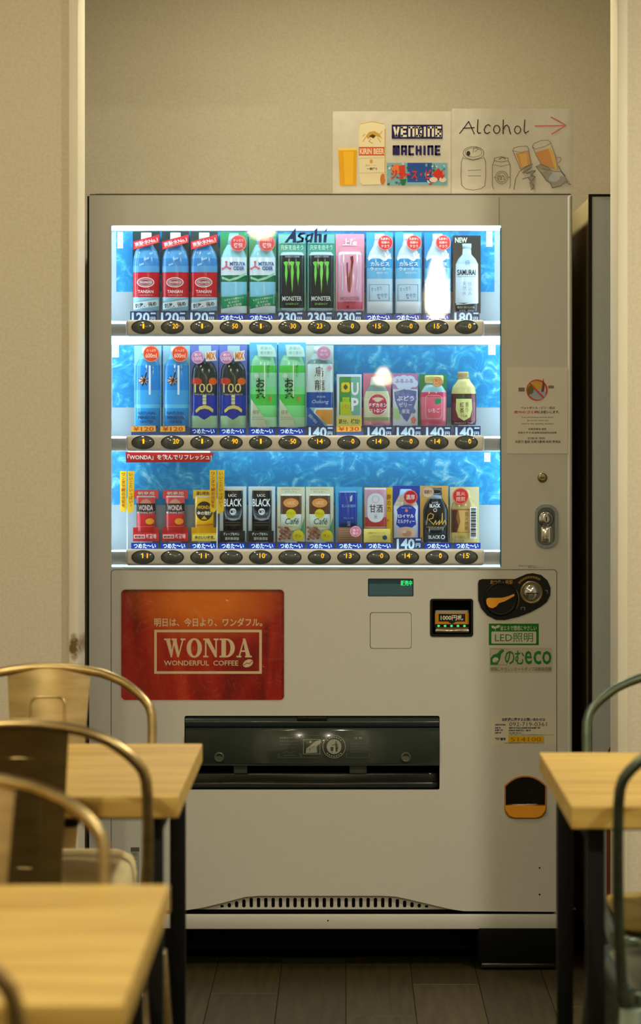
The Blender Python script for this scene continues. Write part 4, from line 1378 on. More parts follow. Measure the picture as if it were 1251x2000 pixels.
# ---------------- bottom shelf
def coffee_can(x, label, group, red=True):
    s = Sample(2, x, x + 44, 956, 1057, 'sample_can', label, 'can', group)
    X = s.X
    c1, c2 = (ink(200, 44, 48), ink(214, 72, 66)) if red else (ink(232, 178, 26), ink(236, 190, 50))
    s.card(c2, x0=X(-2 if red else 0), x1=X(46), y0=957, y1=974)
    s.body('can', [(968, 16.5, ink(196, 180, 176)), (971, 18.5, c2), (983, 18.5, ink(42, 22, 28) if red else c1), (1003, 18.5, c1), (1040, 18.5, c2), (1044, 17, c2)])
    a = Art()
    if red:
        a.text('WONDA', X(8), 986, X(36), 997, ink(214, 190, 176), 0.03)
        a.poly([(X(10), 983), (X(16), 976), (X(24), 974), (X(30), 978), (X(34), 983)], ink(206, 140, 120))
        a.text('MORNING SHOT', X(5), 999, X(40), 1003, ink(226, 200, 190), 0.01)
        a.ell(X(30), 1018, 8.5, 6, ink(230, 150, 40))
        a.line([(X(6), 1028), (X(40), 1028)], 0.8, ink(226, 120, 100))
    else:
        a.ell(s.cx, 998, 16.5, 19, ink(56, 44, 26))
        a.text('WONDA', X(8), 987, X(36), 994, ink(214, 176, 70), 0.03)
        a.text('金の微糖', X(8), 998, X(36), 1006, ink(236, 226, 200), 0.02)
        a.poly([(X(16), 1014), (X(22), 1007), (X(28), 1014)], ink(200, 150, 60))
        a.line([(X(6), 1026), (X(38), 1024)], 2.5, ink(226, 120, 40))
    s.wrap(a)
    a = Art()
    a.text('朝専用' if red else '深い味わい', X(6), 960, X(38), 967, ink(240, 200, 180) if red else ink(60, 40, 20), 0.02)
    s.front(a, 'card_heading', YC - 0.0005)
    # plinth card in front
    a = Art()
    if red:
        a.rect(X(-2), 1044, X(20), 1052, ink(236, 180, 170)).text('朝専用', X(0), 1046, X(18), 1051, ink(120, 30, 30), 0.02)
        a.text('新登場', X(22), 1043, X(42), 1052, ink(240, 190, 180), 0.02)
    else:
        a.rect(X(-1), 1044, X(45), 1057, ink(240, 220, 100))
        a.text('金のいい味覚。', X(3), 1046, X(42), 1053.5, ink(90, 56, 60), 0.02)
    s.front(a, 'plinth', YC - 0.022, base=(X(-3), 1041, X(47), 1057, 0.012, c1))
    MB().box(PX(X(-3), YC), PX(X(47), YC), YC - 0.006, YC + 0.0, PZ(1057, YC), PZ(1030, YC), c1).build('plinth_back', s.e)
coffee_can(263, 'red coffee can sample with dark band, close to the end yellow flags', 'red coffee cans on the bottom display shelf')
coffee_can(320, 'red coffee can sample with dark band, next to the golden can', 'red coffee cans on the bottom display shelf')
coffee_can(377, 'golden yellow coffee can sample with round black emblem', None, False)

def black_can(x, label):
    s = Sample(2, x, x + 52, 950, 1058, 'sample_can', label, 'can', 'black coffee cans on the bottom display shelf')
    X = s.X
    s.card(ink(206, 224, 228))
    bk = ink(18, 26, 28)
    s.body('can', [(955, 17, ink(180, 170, 140)), (958, 19, bk), (1036, 19.5, bk)])
    a = Art()
    a.text('UCC', X(17), 965, X(33), 970, W_, 0.02)
    a.text('BLACK', X(8), 974, X(43), 989, W_, 0.02)
    a.ell(s.cx, 999, 6.5, 6.5, ink(214, 222, 222)).text('無糖', X(21), 996, X(31), 1002, bk, 0.03)
    a.text('UNSWEETENED', X(11), 1011, X(41), 1014, ink(120, 130, 126))
    for y in (1020, 1025):
        a.line([(X(11), y), (X(40), y)], 0.9, ink(110, 96, 70))
    s.wrap(a)
    a = Art()
    a.text('ディープなキレ', X(7), 1040, X(38), 1046, ink(206, 214, 210), 0.01)
    a.text('香料無添加', X(10), 1049, X(37), 1055, ink(206, 214, 210), 0.01)
    s.front(a, 'plinth', YC - 0.022, base=(X(0), 1037, X(49), 1058, 0.014, ink(22, 34, 34)))
black_can(429, 'black coffee can sample on white card beside the yellow flags')
black_can(485, 'black coffee can sample on white card beside the cream card')

def cafe(x, label):
    s = Sample(2, x, x + 54, 951, 1058, 'sample_can', label, 'can', 'milk coffee cans on the bottom display shelf')
    X = s.X
    s.card(ink(222, 224, 190))
    a = Art()
    a.text('からだにうれしい', X(9), 954, X(45), 957.5, ink(120, 90, 60)).text('カフェオレ', X(15), 959, X(38), 962, ink(120, 90, 60))
    s.front(a, 'card_heading', YC - 0.0005)
    br = ink(96, 60, 36)
    s.body('can', [(965, 19, ink(226, 226, 214)), (968, 20.5, br), (1004, 20.5, ink(216, 222, 206)), (1033, 20.5, ink(214, 220, 204)), (1036, 19, ink(206, 210, 196))])
    a = Art()
    a.ell(X(27), 982, 15, 9, ink(226, 150, 80)).text('UCC', X(20), 979, X(35), 985, ink(250, 210, 160), 0.02)
    a.ell(X(27), 1003, 9.5, 9, ink(210, 196, 40)).text('やさしい', X(20), 1000, X(34), 1005, ink(110, 90, 20))
    a.text('Café', X(14), 1012, X(41), 1024, ink(60, 100, 60), 0.01, 0.25)
    a.line([(X(14), 1029), (X(40), 1029)], 2, ink(200, 190, 70))
    s.wrap(a)
    a = Art()
    for q in range(22):
        a.ell(X(4 + (q * 7) % 22), 1030 + (q * 5) % 24, 3.1, 2.4, ink(130, 74, 60) if q % 2 else ink(160, 110, 90), q * 40)
    a.poly([(X(53), 1010), (X(53), 1045), (X(44), 1044), (X(48), 1028)], ink(60, 140, 90))
    a.ell(X(41), 1046, 11, 11, ink(216, 200, 40)).text('オレ', X(34), 1043, X(48), 1049, ink(150, 130, 30), 0.02)
    s.front(a, 'front_print', YC - 0.013)
cafe(541, 'milk coffee can sample on cream card next to the black can')
cafe(597, 'milk coffee can sample on cream card next to the deep blue can')

s = Sample(2, 655, 707, 951, 1060, 'sample_can', 'tilted deep blue can sample with brown base print', 'can')
s.card(ink(70, 176, 220))
nb = ink(14, 62, 160)
s.body('can', [(959, 16, ink(120, 160, 200)), (962, 18, nb), (1020, 18, ink(20, 56, 130)), (1032, 18, nb)], 679)
a = Art()
a.text('職人の珈琲', 667, 985, 694, 991, ink(110, 160, 216), 0.02)
a.poly([(683, 970), (688, 966), (687, 978), (683, 980)], ink(190, 206, 220))
a.text('BLUE', 671, 1010, 690, 1013, ink(120, 160, 206)).text('深', 677, 1018, 684, 1028, ink(150, 190, 220))
s.wrap(a)
a = Art()
a.rect(658, 1030, 706, 1059, ink(140, 104, 80))
for q in range(6):
    a.line([(661, 1034 + q * 4.4), (698, 1034 + q * 4.4)], 1.1, ink(170, 134, 108))
s.front(a, 'plinth', YC - 0.020, base=(658, 1030, 706, 1060, 0.012, ink(130, 96, 74)))
s.badge(694, 1038, 11, ink(222, 120, 140), [('香り', 1033, 1038, 6), ('豊か', 1039, 1044, 6)], ink(248, 214, 220), Y=YC - 0.024)

s = Sample(2, 711, 766, 952, 1060, 'sample_can', 'mauve and red rice drink can sample with white oval and yellow strip', 'can')
s.card(ink(232, 190, 40))
s.body('can', [(953, 20, ink(206, 196, 206)), (956, 21, ink(196, 150, 164)), (1010, 21, ink(190, 60, 60)), (1028, 21, ink(196, 150, 164)), (1034, 20, ink(200, 160, 170))], 733)
a = Art()
a.rect(717, 963, 749, 1020, ink(218, 214, 214), 15)
a.ring(733, 975, 7, 7, 0.8, ink(170, 150, 150))
a.text('甘酒', 721, 985, 747, 1001, ink(44, 40, 44), 0.01)
a.vtext('米', 733, 1004, 1014, 8, ink(120, 110, 110))
s.wrap(a)
a = Art()
a.vtext('麹の力', 759, 965, 1000, 8, ink(150, 90, 30), 0.02).ell(757, 1016, 2.5, 2.5, ink(226, 120, 60))
s.front(a, 'side_strip', YC - 0.001)
a = Art()
a.text('米麹からつくった', 718, 1039, 752, 1043, ink(140, 110, 60)).text('ノンアルコール', 722, 1046, 748, 1050, ink(140, 110, 60))
a.ell(751, 1050, 4.5, 4.5, ink(30, 90, 110))
s.front(a, 'plinth', YC - 0.020, base=(710, 1033, 762, 1059, 0.012, ink(236, 214, 110)))

s = Sample(2, 767, 819, 949, 1051, 'sample_bottle', 'royal milk tea bottle sample with blue crest label and red badge', 'bottle')
s.card(ink(30, 66, 160))
s.body('bottle', [(955, 11, ink(150, 186, 216)), (967, 13, ink(190, 170, 140)), (980, 20, ink(206, 190, 164)), (988, 24, ink(206, 214, 226)), (1051, 24, ink(206, 214, 226))], 792)
a = Art()
a.poly([(774, 995), (780, 989), (788, 986), (798, 986), (806, 989), (812, 995), (810, 1005), (812, 1024), (804, 1030), (792, 1028), (780, 1030), (773, 1024), (776, 1005)], ink(24, 60, 160))
a.text('ロイヤル', 777, 1004, 808, 1011, W_, 0.03).text('ミルクティー', 776, 1014, 809, 1022, W_, 0.02)
a.ell(793, 997, 3, 3, ink(226, 130, 120)).text('WORLD TEA', 783, 990, 803, 993, ink(190, 206, 230))
a.ell(793, 1040, 18, 11, ink(230, 190, 160)).ell(794, 1042, 9, 6, ink(216, 150, 120)).ell(788, 1038, 5, 3, ink(236, 214, 196))
s.wrap(a)
s.badge(801, 971, 14, ink(206, 30, 40), [('濃厚', 966, 976, 9)], ink(246, 206, 200))

s = Sample(2, 820, 875, 949, 1058, 'sample_bottle', 'black coffee bottle sample with gold script on tan card', 'bottle')
s.card(ink(214, 166, 84))
bk = ink(18, 26, 32)
s.body('bottle', [(966, 10.5, ink(120, 140, 150)), (974, 13, bk), (986, 21, bk), (996, 24, bk), (1058, 24.5, bk)], 850)
s.body('cap', [(953, 10, bk), (966, 10.5, bk)], 852)
a = Art()
a.text('UCC', 843, 980, 855, 983, W_, 0.02).text('BLACK', 838, 984, 859, 991, W_, 0.03)
a.ring(849, 996, 3.6, 3.6, 0.9, W_)
a.line([(832, 1024), (835, 1006), (840, 1002), (846, 1005), (844, 1012), (836, 1014), (846, 1024), (850, 1016), (851, 1024), (858, 1016), (856, 1024), (862, 1018), (863, 1002), (863, 1024), (868, 1016), (870, 1024)], 1.5, ink(206, 160, 70))
a.text('PREMIUM BLEND', 832, 1028, 868, 1031, ink(190, 150, 80))
a.text('BLACK', 836, 1045, 859, 1052, W_, 0.03).ring(864, 1048.5, 4, 4, 1.2, W_)
s.wrap(a)
s.badge(835, 961, 12, ink(226, 190, 150), [('深煎り', 957, 965, 8)], ink(90, 50, 30))

s = Sample(2, 878, 935, 951, 1060, 'sample_bottle', 'tan roasted coffee bottle sample with red badge and barcode strip', 'bottle')
s.card(ink(206, 196, 150))
s.body('bottle', [(957, 11, ink(196, 180, 120)), (972, 14, ink(176, 156, 90)), (984, 22, ink(186, 160, 100)), (994, 25, ink(150, 96, 50)), (1040, 25, ink(206, 180, 100)), (1060, 25, ink(214, 190, 110))], 905)
a = Art()
a.poly([(882, 996), (892, 996), (890, 1012), (894, 1026), (890, 1039), (882, 1039)], ink(70, 44, 34))
a.poly([(894, 996), (916, 996), (916, 1039), (892, 1039), (898, 1018)], ink(206, 160, 90))
a.vtext('直火焙煎', 910, 999, 1036, 8, ink(140, 100, 50), 0.01)
a.text('コク深い', 886, 1046, 906, 1051, ink(150, 110, 40)).text('まろやか', 886, 1054, 906, 1059, ink(150, 110, 40))
s.wrap(a)
s.badge(899, 969, 16, ink(206, 44, 44), [('直火', 960, 968, 9), ('焙煎', 970, 979, 9)], ink(240, 170, 150))
a = Art()
yy = 993
for q in range(17):
    h = (2.2, 1.2, 3.2, 1.4, 2.6)[q % 5]
    a.rect(919, yy, 929, yy + h, ink(30, 32, 34))
    yy += h + (1.1, 1.8, 0.9)[q % 3]
s.front(a, 'barcode_strip', YC - 0.017, base=(917, 990, 930.5, 1052, 0.0008, ink(226, 230, 228)))

# promotional strips standing in the bottom row
def promo(name, label, pts, m, art, Y):
    o = plate(name, pts, [], Y, 0.0012, m, None)
    p = art.build('lettering', o, Y - 0.0001)
    p.parent = o
    p.matrix_parent_inverse = Matrix()
    tag(o, label, 'promo strip')
    return o
a = Art().text('「WONDA」を飲んでリフレッシュ!', 249, 887.5, 413, 899, ink(240, 220, 210), 0.02)
promo('promo_strip', 'red promo strip with white lettering under the middle button rail', [(245, 883), (418, 884), (409, 902.5), (246, 903.5)], ink(176, 34, 30), a, 0.030)
MB().box(PX(250, 0.03), PX(410, 0.03), 0.0312, 0.034, PZ(900, 0.03), PZ(858, 0.03), W_).build('hanger', bpy.data.objects['promo_strip']).matrix_parent_inverse = Matrix()
YF = 0.0520
for nm, lb, x0, x1, ya, yb, pend in (('promo_flag', 'yellow promo flag pair beside the red coffee cans', 234, 262, 920, 1003, 0), ('promo_flag', 'yellow promo flag pair between the gold can and the black can', 409, 438, 918, 1004, 1)):
    e = thing(nm, (PX((x0 + x1) / 2, YF), YF, PZ(yb, YF)), lb, 'promo strip')
    mid = (x0 + x1) / 2
    for (u0, u1, tx, d) in ((x0, mid - 1, 'ワンダで朝の元気を', 0), (mid + 1, x1, 'いいこといっぱい!', 1)):
        pts = [(u0, ya), (u1, ya), (u1 - (1 if d else 0), yb - (8 if not d else 6)), (u1 - 5, yb - 3), (u0 + 1 - d, yb + (0 if d else -5))]
        pc = plate('flag', pts, [], YF, 0.0012, ink(238, 186, 40), e)
        Art().vtext(tx, (u0 + u1) / 2, ya + 3, yb - 12, 8, ink(170, 80, 20), 0.02).build('lettering', pc, YF - 0.0001)
    MB().box(PX(mid - 1, YF), PX(mid + 1, YF), YF + 0.0013, YF + 0.003, PZ(1073.8, YC), PZ(yb - 30, YF), mat('clear_stem', (214, 226, 230), 0.2)).build('stem', e)

# ================================================================== PAPER SIGNS ON TOP, NOTICE ON THE STILE
M_LAM = noise_mat('laminated_paper', (208, 203, 190), (202, 196, 182), (40, 40, 40), 3, 0.2, bump=0.2)
def sub(art, fx, fy, s0):
    """convert strokes measured on an enlarged view: picture = origin + s * value"""
    return lambda pts: [(fx + p[0] * s0, fy + p[1] * s0) for p in pts]

def blocky(a, word, x0, y0, x1, y1, w, m):
    G = {'V': [[(0, 0), (.45, 1), (.55, 1), (1, 0)]], 'E': [[(1, 0), (0, 0), (0, 1), (1, 1)], [(0, .5), (.85, .5)]], 'N': [[(0, 1), (0, 0), (1, 0), (1, 1)]],
         'D': [[(0, 0), (.7, 0), (1, .25), (1, .75), (.7, 1), (0, 1), (0, 0)]], 'I': [[(.5, 0), (.5, 1)]], 'G': [[(1, 0), (0, 0), (0, 1), (1, 1), (1, .5), (.5, .5)]],
         'M': [[(0, 1), (0, 0), (1, 0), (1, 1)], [(.5, 0), (.5, 1)]], 'A': [[(0, 1), (0, 0), (1, 0), (1, 1)], [(0, .6), (1, .6)]],
         'C': [[(1, 0), (0, 0), (0, 1), (1, 1)]], 'H': [[(0, 0), (0, 1)], [(1, 0), (1, 1)], [(0, .5), (1, .5)]]}
    wd = [0.25 if c == 'I' else (1.25 if c == 'M' else 1.0) for c in word]
    gap = w * 1.55
    sc = (x1 - x0 - gap * (len(word) - 1)) / sum(wd)
    x = x0
    for c, q in zip(word, wd):
        for st in G[c]:
            a.line([(x + u * q * sc, y0 + v * (y1 - y0)) for u, v in st], w, m)
        x += q * sc + gap

YS1 = 0.020
a = Art()
# glass of beer
a.poly([(660, 292), (696.5, 291), (695.5, 362), (663.5, 363)], ink(226, 164, 20))
a.poly([(670, 296), (690, 296), (689, 360), (673, 360)], ink(238, 182, 40))
a.poly([(660, 289), (697, 288.5), (696.5, 293), (660.3, 294)], ink(238, 206, 110))
# can
a.poly([(704, 241), (710, 238), (742, 238), (749, 241), (752, 250), (752, 352), (747, 360), (708, 361), (702, 354), (699, 300), (701, 252)], ink(228, 214, 178))
a.line([(704, 242), (726, 237.5), (749, 242)], 1.4, ink(190, 160, 90))
a.rect(700, 287, 751.5, 304, ink(204, 96, 60))
a.text('KIRIN BEER', 702, 290, 750, 301, ink(240, 214, 180), 0.03)
# a small golden beast in outline
a.poly([(714, 266), (720, 258), (731, 256), (741, 262), (746, 272), (741, 268), (734, 266), (729, 271), (724, 268), (718, 272)], ink(196, 156, 70))
a.poly([(720, 266), (727, 262), (733, 265), (729, 270)], ink(70, 54, 30))
for p in ([(714, 268), (708, 277)], [(724, 271), (720, 276), (727, 280)], [(737, 269), (743, 278)], [(742, 262), (746, 256)], [(712, 262), (708, 266)]):
    a.line(p, 1.3, ink(190, 150, 70))
a.ell(724.5, 315, 3, 4, ink(206, 160, 70))
a.text('一番搾り', 716, 327, 736, 332, ink(90, 70, 50), 0.03).text('生ビール', 713, 321.5, 734, 324.5, ink(150, 120, 80))
a.ell(747, 350, 5, 11, ink(196, 116, 60))
for y in (309, 338):
    a.line([(702, y), (751, y - 1)], 0.7, ink(206, 170, 110))
a.line([(751, 252), (751, 350)], 1.6, ink(214, 176, 90))
# words
a.rect(764.5, 243.5, 863.5, 271, ink(26, 26, 84))
blocky(a, 'VENDING', 769.5, 249, 859.5, 265.5, 4.2, ink(226, 218, 196))
blocky(a, 'MACHINE', 768.5, 286, 858, 301.5, 4.4, ink(26, 26, 84))
# colourful strip
a.rect(755, 318, 873, 362, ink(120, 176, 190))
a.rect(795, 318, 843, 356, ink(24, 78, 160))
rr = random.Random(7)
for q in range(70):
    col = [(60, 130, 170), (206, 220, 220), (180, 60, 50), (60, 100, 70), (206, 130, 90), (90, 170, 200)][rr.randrange(6)]
    x, y = rr.uniform(757, 870), rr.uniform(320, 360)
    if 797 < x < 830 and y < 350: continue
    a.ell(x, y, rr.uniform(1.2, 4), rr.uniform(1, 3), ink(*col), rr.uniform(0, 90))
a.poly([(764, 330), (772, 320), (780, 322), (780, 338), (768, 340)], ink(226, 120, 60)).poly([(778, 324), (790, 322), (792, 345), (780, 345)], ink(206, 60, 44)).poly([(780, 350), (794, 350), (790, 362), (784, 362)], ink(20, 110, 60))
a.poly([(846, 336), (856, 328), (862, 336), (860, 350), (848, 350)], ink(206, 50, 40)).ell(846, 351, 8, 5, ink(226, 210, 190)).ell(864, 351, 7, 5, ink(220, 206, 186))
a.text('ジュース・ビール', 763, 331, 868, 350, ink(206, 46, 44), 0.04)
sg = a.build('paper_sign', None, YS1, base=(649.5, 217.5, 886, 378.6, 0.0012, M_LAM))
tag(sg, 'laminated vending machine paper sign with beer can and glass, on top of the machine', 'sign')

YS2 = 0.016
a = Art()
f = sub(a, 870, 200, 260 / 1251.0)
BKI = ink(40, 32, 26)
for st in ([(130, 292), (175, 235), (215, 180), (240, 235), (268, 297)], [(163, 243), (268, 238)], [(302, 163), (298, 220), (297, 275), (306, 290), (328, 286)],
           [(418, 222), (400, 208), (375, 222), (360, 255), (368, 285), (390, 293), (412, 280)], [(540, 165), (538, 230), (538, 296)], [(538, 258), (556, 222), (575, 214), (592, 232), (598, 265), (608, 297)],
           [(742, 165), (738, 220), (735, 268), (746, 290), (778, 270)]):
    a.line(f(st), 2.0, BKI)
for cx_, cy_, rx_, ry_ in ((478, 254, 34, 42), (674, 258, 33, 40)):
    c = f([(cx_, cy_)])[0]
    a.ring(c[0], c[1], rx_ * 0.2078, ry_ * 0.2078, 2.0, BKI)
RD = ink(206, 70, 56)
a.line(f([(838, 222), (1125, 218)]), 2.0, RD).line(f([(988, 138), (1060, 176), (1127, 216)]), 2.2, RD).line(f([(1127, 216), (1060, 258), (995, 298)]), 2.2, RD)
GY = ink(110, 98, 74)
def sk(pts, w=1.0, m=GY):
    a.line(f(pts), w, m)
# open can
c = f([(260, 475)])[0]
a.ring(c[0], c[1], 100 * .2078, 62 * .2078, 1.1, GY).ring(c[0], c[1] - 1, 80 * .2078, 46 * .2078, 0.9, GY)
c = f([(212, 480)])[0]; a.ell(c[0], c[1], 18 * .2078, 24 * .2078, ink(50, 42, 32))
sk([(255, 470), (262, 435), (290, 420), (300, 440), (275, 465)]); sk([(165, 510), (145, 560), (142, 700), (150, 780), (190, 815), (260, 825), (330, 812), (365, 785), (376, 700), (374, 560), (355, 510)])
sk([(168, 525), (260, 545), (350, 522)]); sk([(205, 640), (330, 635)], 0.8); sk([(210, 690), (330, 690)], 0.8)
# small can
sk([(455, 525), (520, 510), (585, 525), (585, 550), (520, 560), (455, 548), (455, 525)]); sk([(455, 550), (437, 590), (436, 780), (450, 812)]); sk([(585, 550), (604, 585), (606, 780), (595, 812)])
sk([(440, 585), (520, 602), (602, 583)], 0.8); sk([(500, 535), (530, 515), (560, 530)], 1.6, ink(130, 90, 76))
c = f([(525, 705)])[0]; a.ring(c[0], c[1], 60 * .2078, 62 * .2078, 1.0, GY).ring(c[0], c[1], 44 * .2078, 46 * .2078, 0.9, GY)
sk([(495, 730), (497, 690), (512, 690), (514, 730)], 1.1); sk([(524, 730), (526, 690), (545, 690), (548, 730)], 1.1)
sk([(450, 705), (465, 705)]); sk([(585, 705), (604, 705)])
# two glasses held by hands
a.poly(f([(655, 480), (775, 462), (798, 585), (760, 600), (710, 630)]), ink(206, 150, 66))
a.poly(f([(690, 490), (760, 480), (770, 590), (715, 610)]), ink(220, 172, 96))
sk([(628, 455), (640, 428), (690, 415), (760, 412), (775, 430), (800, 575)]); sk([(628, 455), (660, 530), (705, 635)]); sk([(628, 455), (700, 470), (775, 455)], 0.8)
a.poly(f([(845, 470), (965, 432), (1030, 540), (1050, 632), (965, 605), (905, 585), (870, 540)]), ink(206, 138, 18))
a.poly(f([(960, 432), (985, 425), (1040, 540), (1052, 630), (1025, 625)]), ink(222, 176, 40))
sk([(812, 415), (830, 385), (900, 357), (960, 355), (985, 380), (1030, 500), (1050, 630)]); sk([(812, 415), (850, 500), (895, 580)]); sk([(812, 415), (840, 440), (930, 415), (985, 385)], 0.9); sk([(1042, 520), (1075, 515), (1080, 545), (1055, 570)])
HG = ink(150, 142, 126); HD = ink(84, 78, 68)
for pts in ([(715, 660), (750, 610), (815, 580), (800, 620), (760, 650), (730, 675)], [(750, 665), (810, 635), (845, 650), (800, 680)], [(770, 700), (825, 680), (840, 740), (800, 745)], [(780, 750), (830, 745), (835, 820), (800, 820)]):
    a.poly(f(pts), HG)
sk([(640, 820), (655, 720), (690, 650), (750, 605), (812, 578)], 1.1, HD); sk([(752, 668), (840, 640), (800, 690), (840, 700), (805, 740)], 1.2, HD); sk([(720, 720), (770, 705), (830, 790), (800, 825)], 1.1, HD); sk([(735, 660), (800, 612)], 1.4, HD)
for pts in ([(845, 600), (890, 578), (960, 610), (1000, 650), (940, 640), (880, 630)], [(890, 650), (940, 645), (1000, 660), (960, 740), (930, 715)], [(985, 740), (1060, 690), (1120, 700), (1160, 750), (1100, 770), (1000, 800)]):
    a.poly(f(pts), HG)
sk([(845, 600), (875, 640), (915, 690), (945, 735), (985, 760), (1000, 805), (1080, 785), (1120, 745), (1170, 772)], 1.3, HD); sk([(890, 580), (955, 610), (1010, 650), (1080, 650), (1120, 700), (1140, 750)], 1.1, HD); sk([(905, 620), (975, 640)], 1.1, HD); sk([(1060, 600), (1085, 650), (1120, 690)], 1.6, HD)
c = f([(1020, 710)])[0]; a.ell(c[0], c[1], 11, 7.5, ink(176, 178, 190), -15)
sg = a.build('paper_sign', None, YS2, base=(881.5, 212, 1119, 379.2, 0.0012, M_LAM))
tag(sg, 'laminated alcohol paper sign with red arrow and sketched cans, on top of the machine', 'sign')

a = Art()
a.ring(1048, 762, 21, 21, 3.6, ink(196, 62, 48)).ell(1046, 755, 15, 11, ink(206, 160, 60)).ell(1050, 770, 15, 11, ink(160, 170, 186))
a.line([(1034, 749), (1060, 776)], 3.6, ink(196, 62, 48))
a.poly([(1058, 754), (1060, 738), (1063, 752), (1062, 764), (1056, 766)], ink(120, 50, 50))
a.poly([(1030, 758), (1036, 750), (1042, 760), (1040, 768), (1030, 772)], ink(96, 100, 40))
a.rect(1012, 757, 1024, 764.5, ink(110, 104, 90)).rect(1070, 753, 1081, 758.5, ink(120, 112, 96))
TX = ink(96, 84, 66)
a.text('ペットボトル・ビン・缶は', 1016, 794, 1083, 799, TX, 0.02)
a.text('店内のゴミ箱', 1003, 802, 1050, 807.5, ink(206, 70, 80), 0.02).text('にお願いします。', 1050, 802, 1092, 807.5, ink(60, 52, 40), 0.02)
a.text('If you are drinking alcoholic drinks', 1018, 813.5, 1080, 817, TX).text('go to the trash can', 1029, 819.5, 1070, 823, TX).text('next to the vending machine', 1018, 826, 1080, 829.5, TX)
a.text('如果您喝酒 请把', 1031, 836, 1066, 840, TX, 0.01).text('空瓶子 罐子 放进售货机旁的垃圾桶', 1011, 843, 1086, 847, TX, 0.01)
a.text('빈병과 캔은', 1030, 854, 1064, 858, TX, 0.01).text('자판기 옆의 쓰레기통에 버려 주세요', 1005, 860, 1094, 865.5, ink(80, 74, 86), 0.02)
nt = a.build('notice', None, -0.0014, base=(989, 717, 1108, 886, 0.0006, mat('notice_film', (216, 212, 202), 0.14)))
tag(nt, 'laminated paper notice with a red prohibition circle taped to the machine door', 'notice')

# ================================================================== THE SECOND MACHINE BEHIND THE RIGHT WALL
M_GREY = noise_mat('second_machine_grey', (190, 200, 204), (182, 191, 194), (600, 600, 600), 2, 0.32)
M_SIDE = noise_mat('second_machine_side', (206, 190, 146), (198, 181, 136), (200, 200, 200), 2, 0.5)
VX0, VX1 = PX(1149), PX(1149) + 1.05
V2 = thing('vending_machine', ((VX0 + VX1) / 2, 0.36, 0), 'grey vending machine with black edge half hidden behind the wall corner', 'vending machine')
MB().box(VX0 + 0.004, VX1, 0.012, 0.72, 0.07, PZ(383), M_SIDE, 0.002).build('cabinet_body', V2)
plate('door_frame', [(1149, 379), (1149 + 870, 379), (1149 + 870, 1840), (1149, 1840)], [[(1155.5, 384), (1149 + 860, 384), (1149 + 860, 1832), (1155.5, 1832)]], 0.0, 0.012, M_BLACK, V2)
plate('door_panel', [(1155.2, 383.5), (1149 + 861, 383.5), (1149 + 861, 1833), (1155.2, 1833)], [], 0.001, 0.010, M_GREY, V2)
plate('brown_panel', [(1184, 1850), (1184, 1480), (1186, 1468), (1191, 1458), (1198, 1453), (1500, 1453), (1500, 1850)], [], -0.003, 0.004, mat('brown_red_panel', (134, 62, 24), 0.4), V2)
for x in (VX0 + 0.06, VX1 - 0.12):
    MB().box(x, x + 0.08, 0.02, 0.16, 0.0, 0.074, M_BLACK, 0.004).build('levelling_foot', V2)

# ================================================================== TABLES
M_WOOD = mat('oak_table_top', (196, 150, 84), 0.5)
N, L, b = nodes_of(M_WOOD)
tc = N.new('ShaderNodeTexCoord'); mp = N.new('ShaderNodeMapping'); mp.inputs['Scale'].default_value = (1.6, 26, 26)
nz = N.new('ShaderNodeTexNoise'); nz.inputs['Scale'].default_value = 1.6; nz.inputs['Detail'].default_value = 6; nz.inputs['Distortion'].default_value = 0.6
rp = N.new('ShaderNodeValToRGB')
rp.color_ramp.elements[0].position = 0.32; rp.color_ramp.elements[0].color = (*lin((172, 134, 60)), 1)
rp.color_ramp.elements[1].position = 0.66; rp.color_ramp.elements[1].color = (*lin((212, 178, 94)), 1)
L.new(tc.outputs['Object'], mp.inputs['Vector']); L.new(mp.outputs[0], nz.inputs['Vector']); L.new(nz.outputs['Fac'], rp.inputs['Fac']); L.new(rp.outputs['Color'], b.inputs['Base Color'])

def table(x0, x1, y0, y1, label, top=0.72, th=0.033, inset=0.040):
    cx, cy = (x0 + x1) / 2, (y0 + y1) / 2
    e = thing('cafe_table', (cx, cy, 0), label, 'table', 'two-seat cafe tables')
    o = MB().box(x0 - cx, x1 - cx, y0 - cy, y1 - cy, top - th, top, M_WOOD, 0.002, 2, smooth=False).build('table_top', None)
    parts = [o]
    w = 0.027
    hx, hy = (x1 - x0) / 2 - inset, (y1 - y0) / 2 - 0.055
    for sx in (-1, 1):
        for sy in (-1, 1):
            parts.append(MB().box(sx * hx - w / 2, sx * hx + w / 2, sy * hy - w / 2, sy * hy + w / 2, 0.012, top - th + 0.001, M_BLKMET, 0.002).build('leg', None))
            parts.append(MB().lathe(sx * hx, sy * hy, 0, [(0.014, 0.0), (0.014, 0.008), (0.006, 0.009), (0.006, 0.02)], M_BLACK, 12).build('leg_glide', None))
        parts.append(MB().box(sx * hx - w / 2, sx * hx + w / 2, -hy, hy, top - th - 0.027, top - th + 0.001, M_BLKMET, 0.002).build('side_rail', None))
    for sy in (-1, 1):
        parts.append(MB().box(-hx, hx, sy * hy - w / 2 + 0.002, sy * hy + w / 2 - 0.002, top - th - 0.008, top - th + 0.001, M_BLKMET).build('end_rail', None))
    # small hook under the front edge
    hk = MB().box(0.115, 0.145, -hy - 0.020, -hy + 0.012, top - th - 0.020, top - th + 0.001, M_BLACK, 0.006).build('bag_hook', None)
    parts.append(hk)
    for p in parts:
        p.parent = e
    return e
table(-0.254 - 0.60, -0.254, -2.31, -1.615, 'oak-topped cafe table with champagne chairs, the closer of two to the machine')
table(-0.216 - 0.60, -0.216, -3.80, -3.105, 'oak-topped cafe table with champagne chairs, the farther of two from the machine')
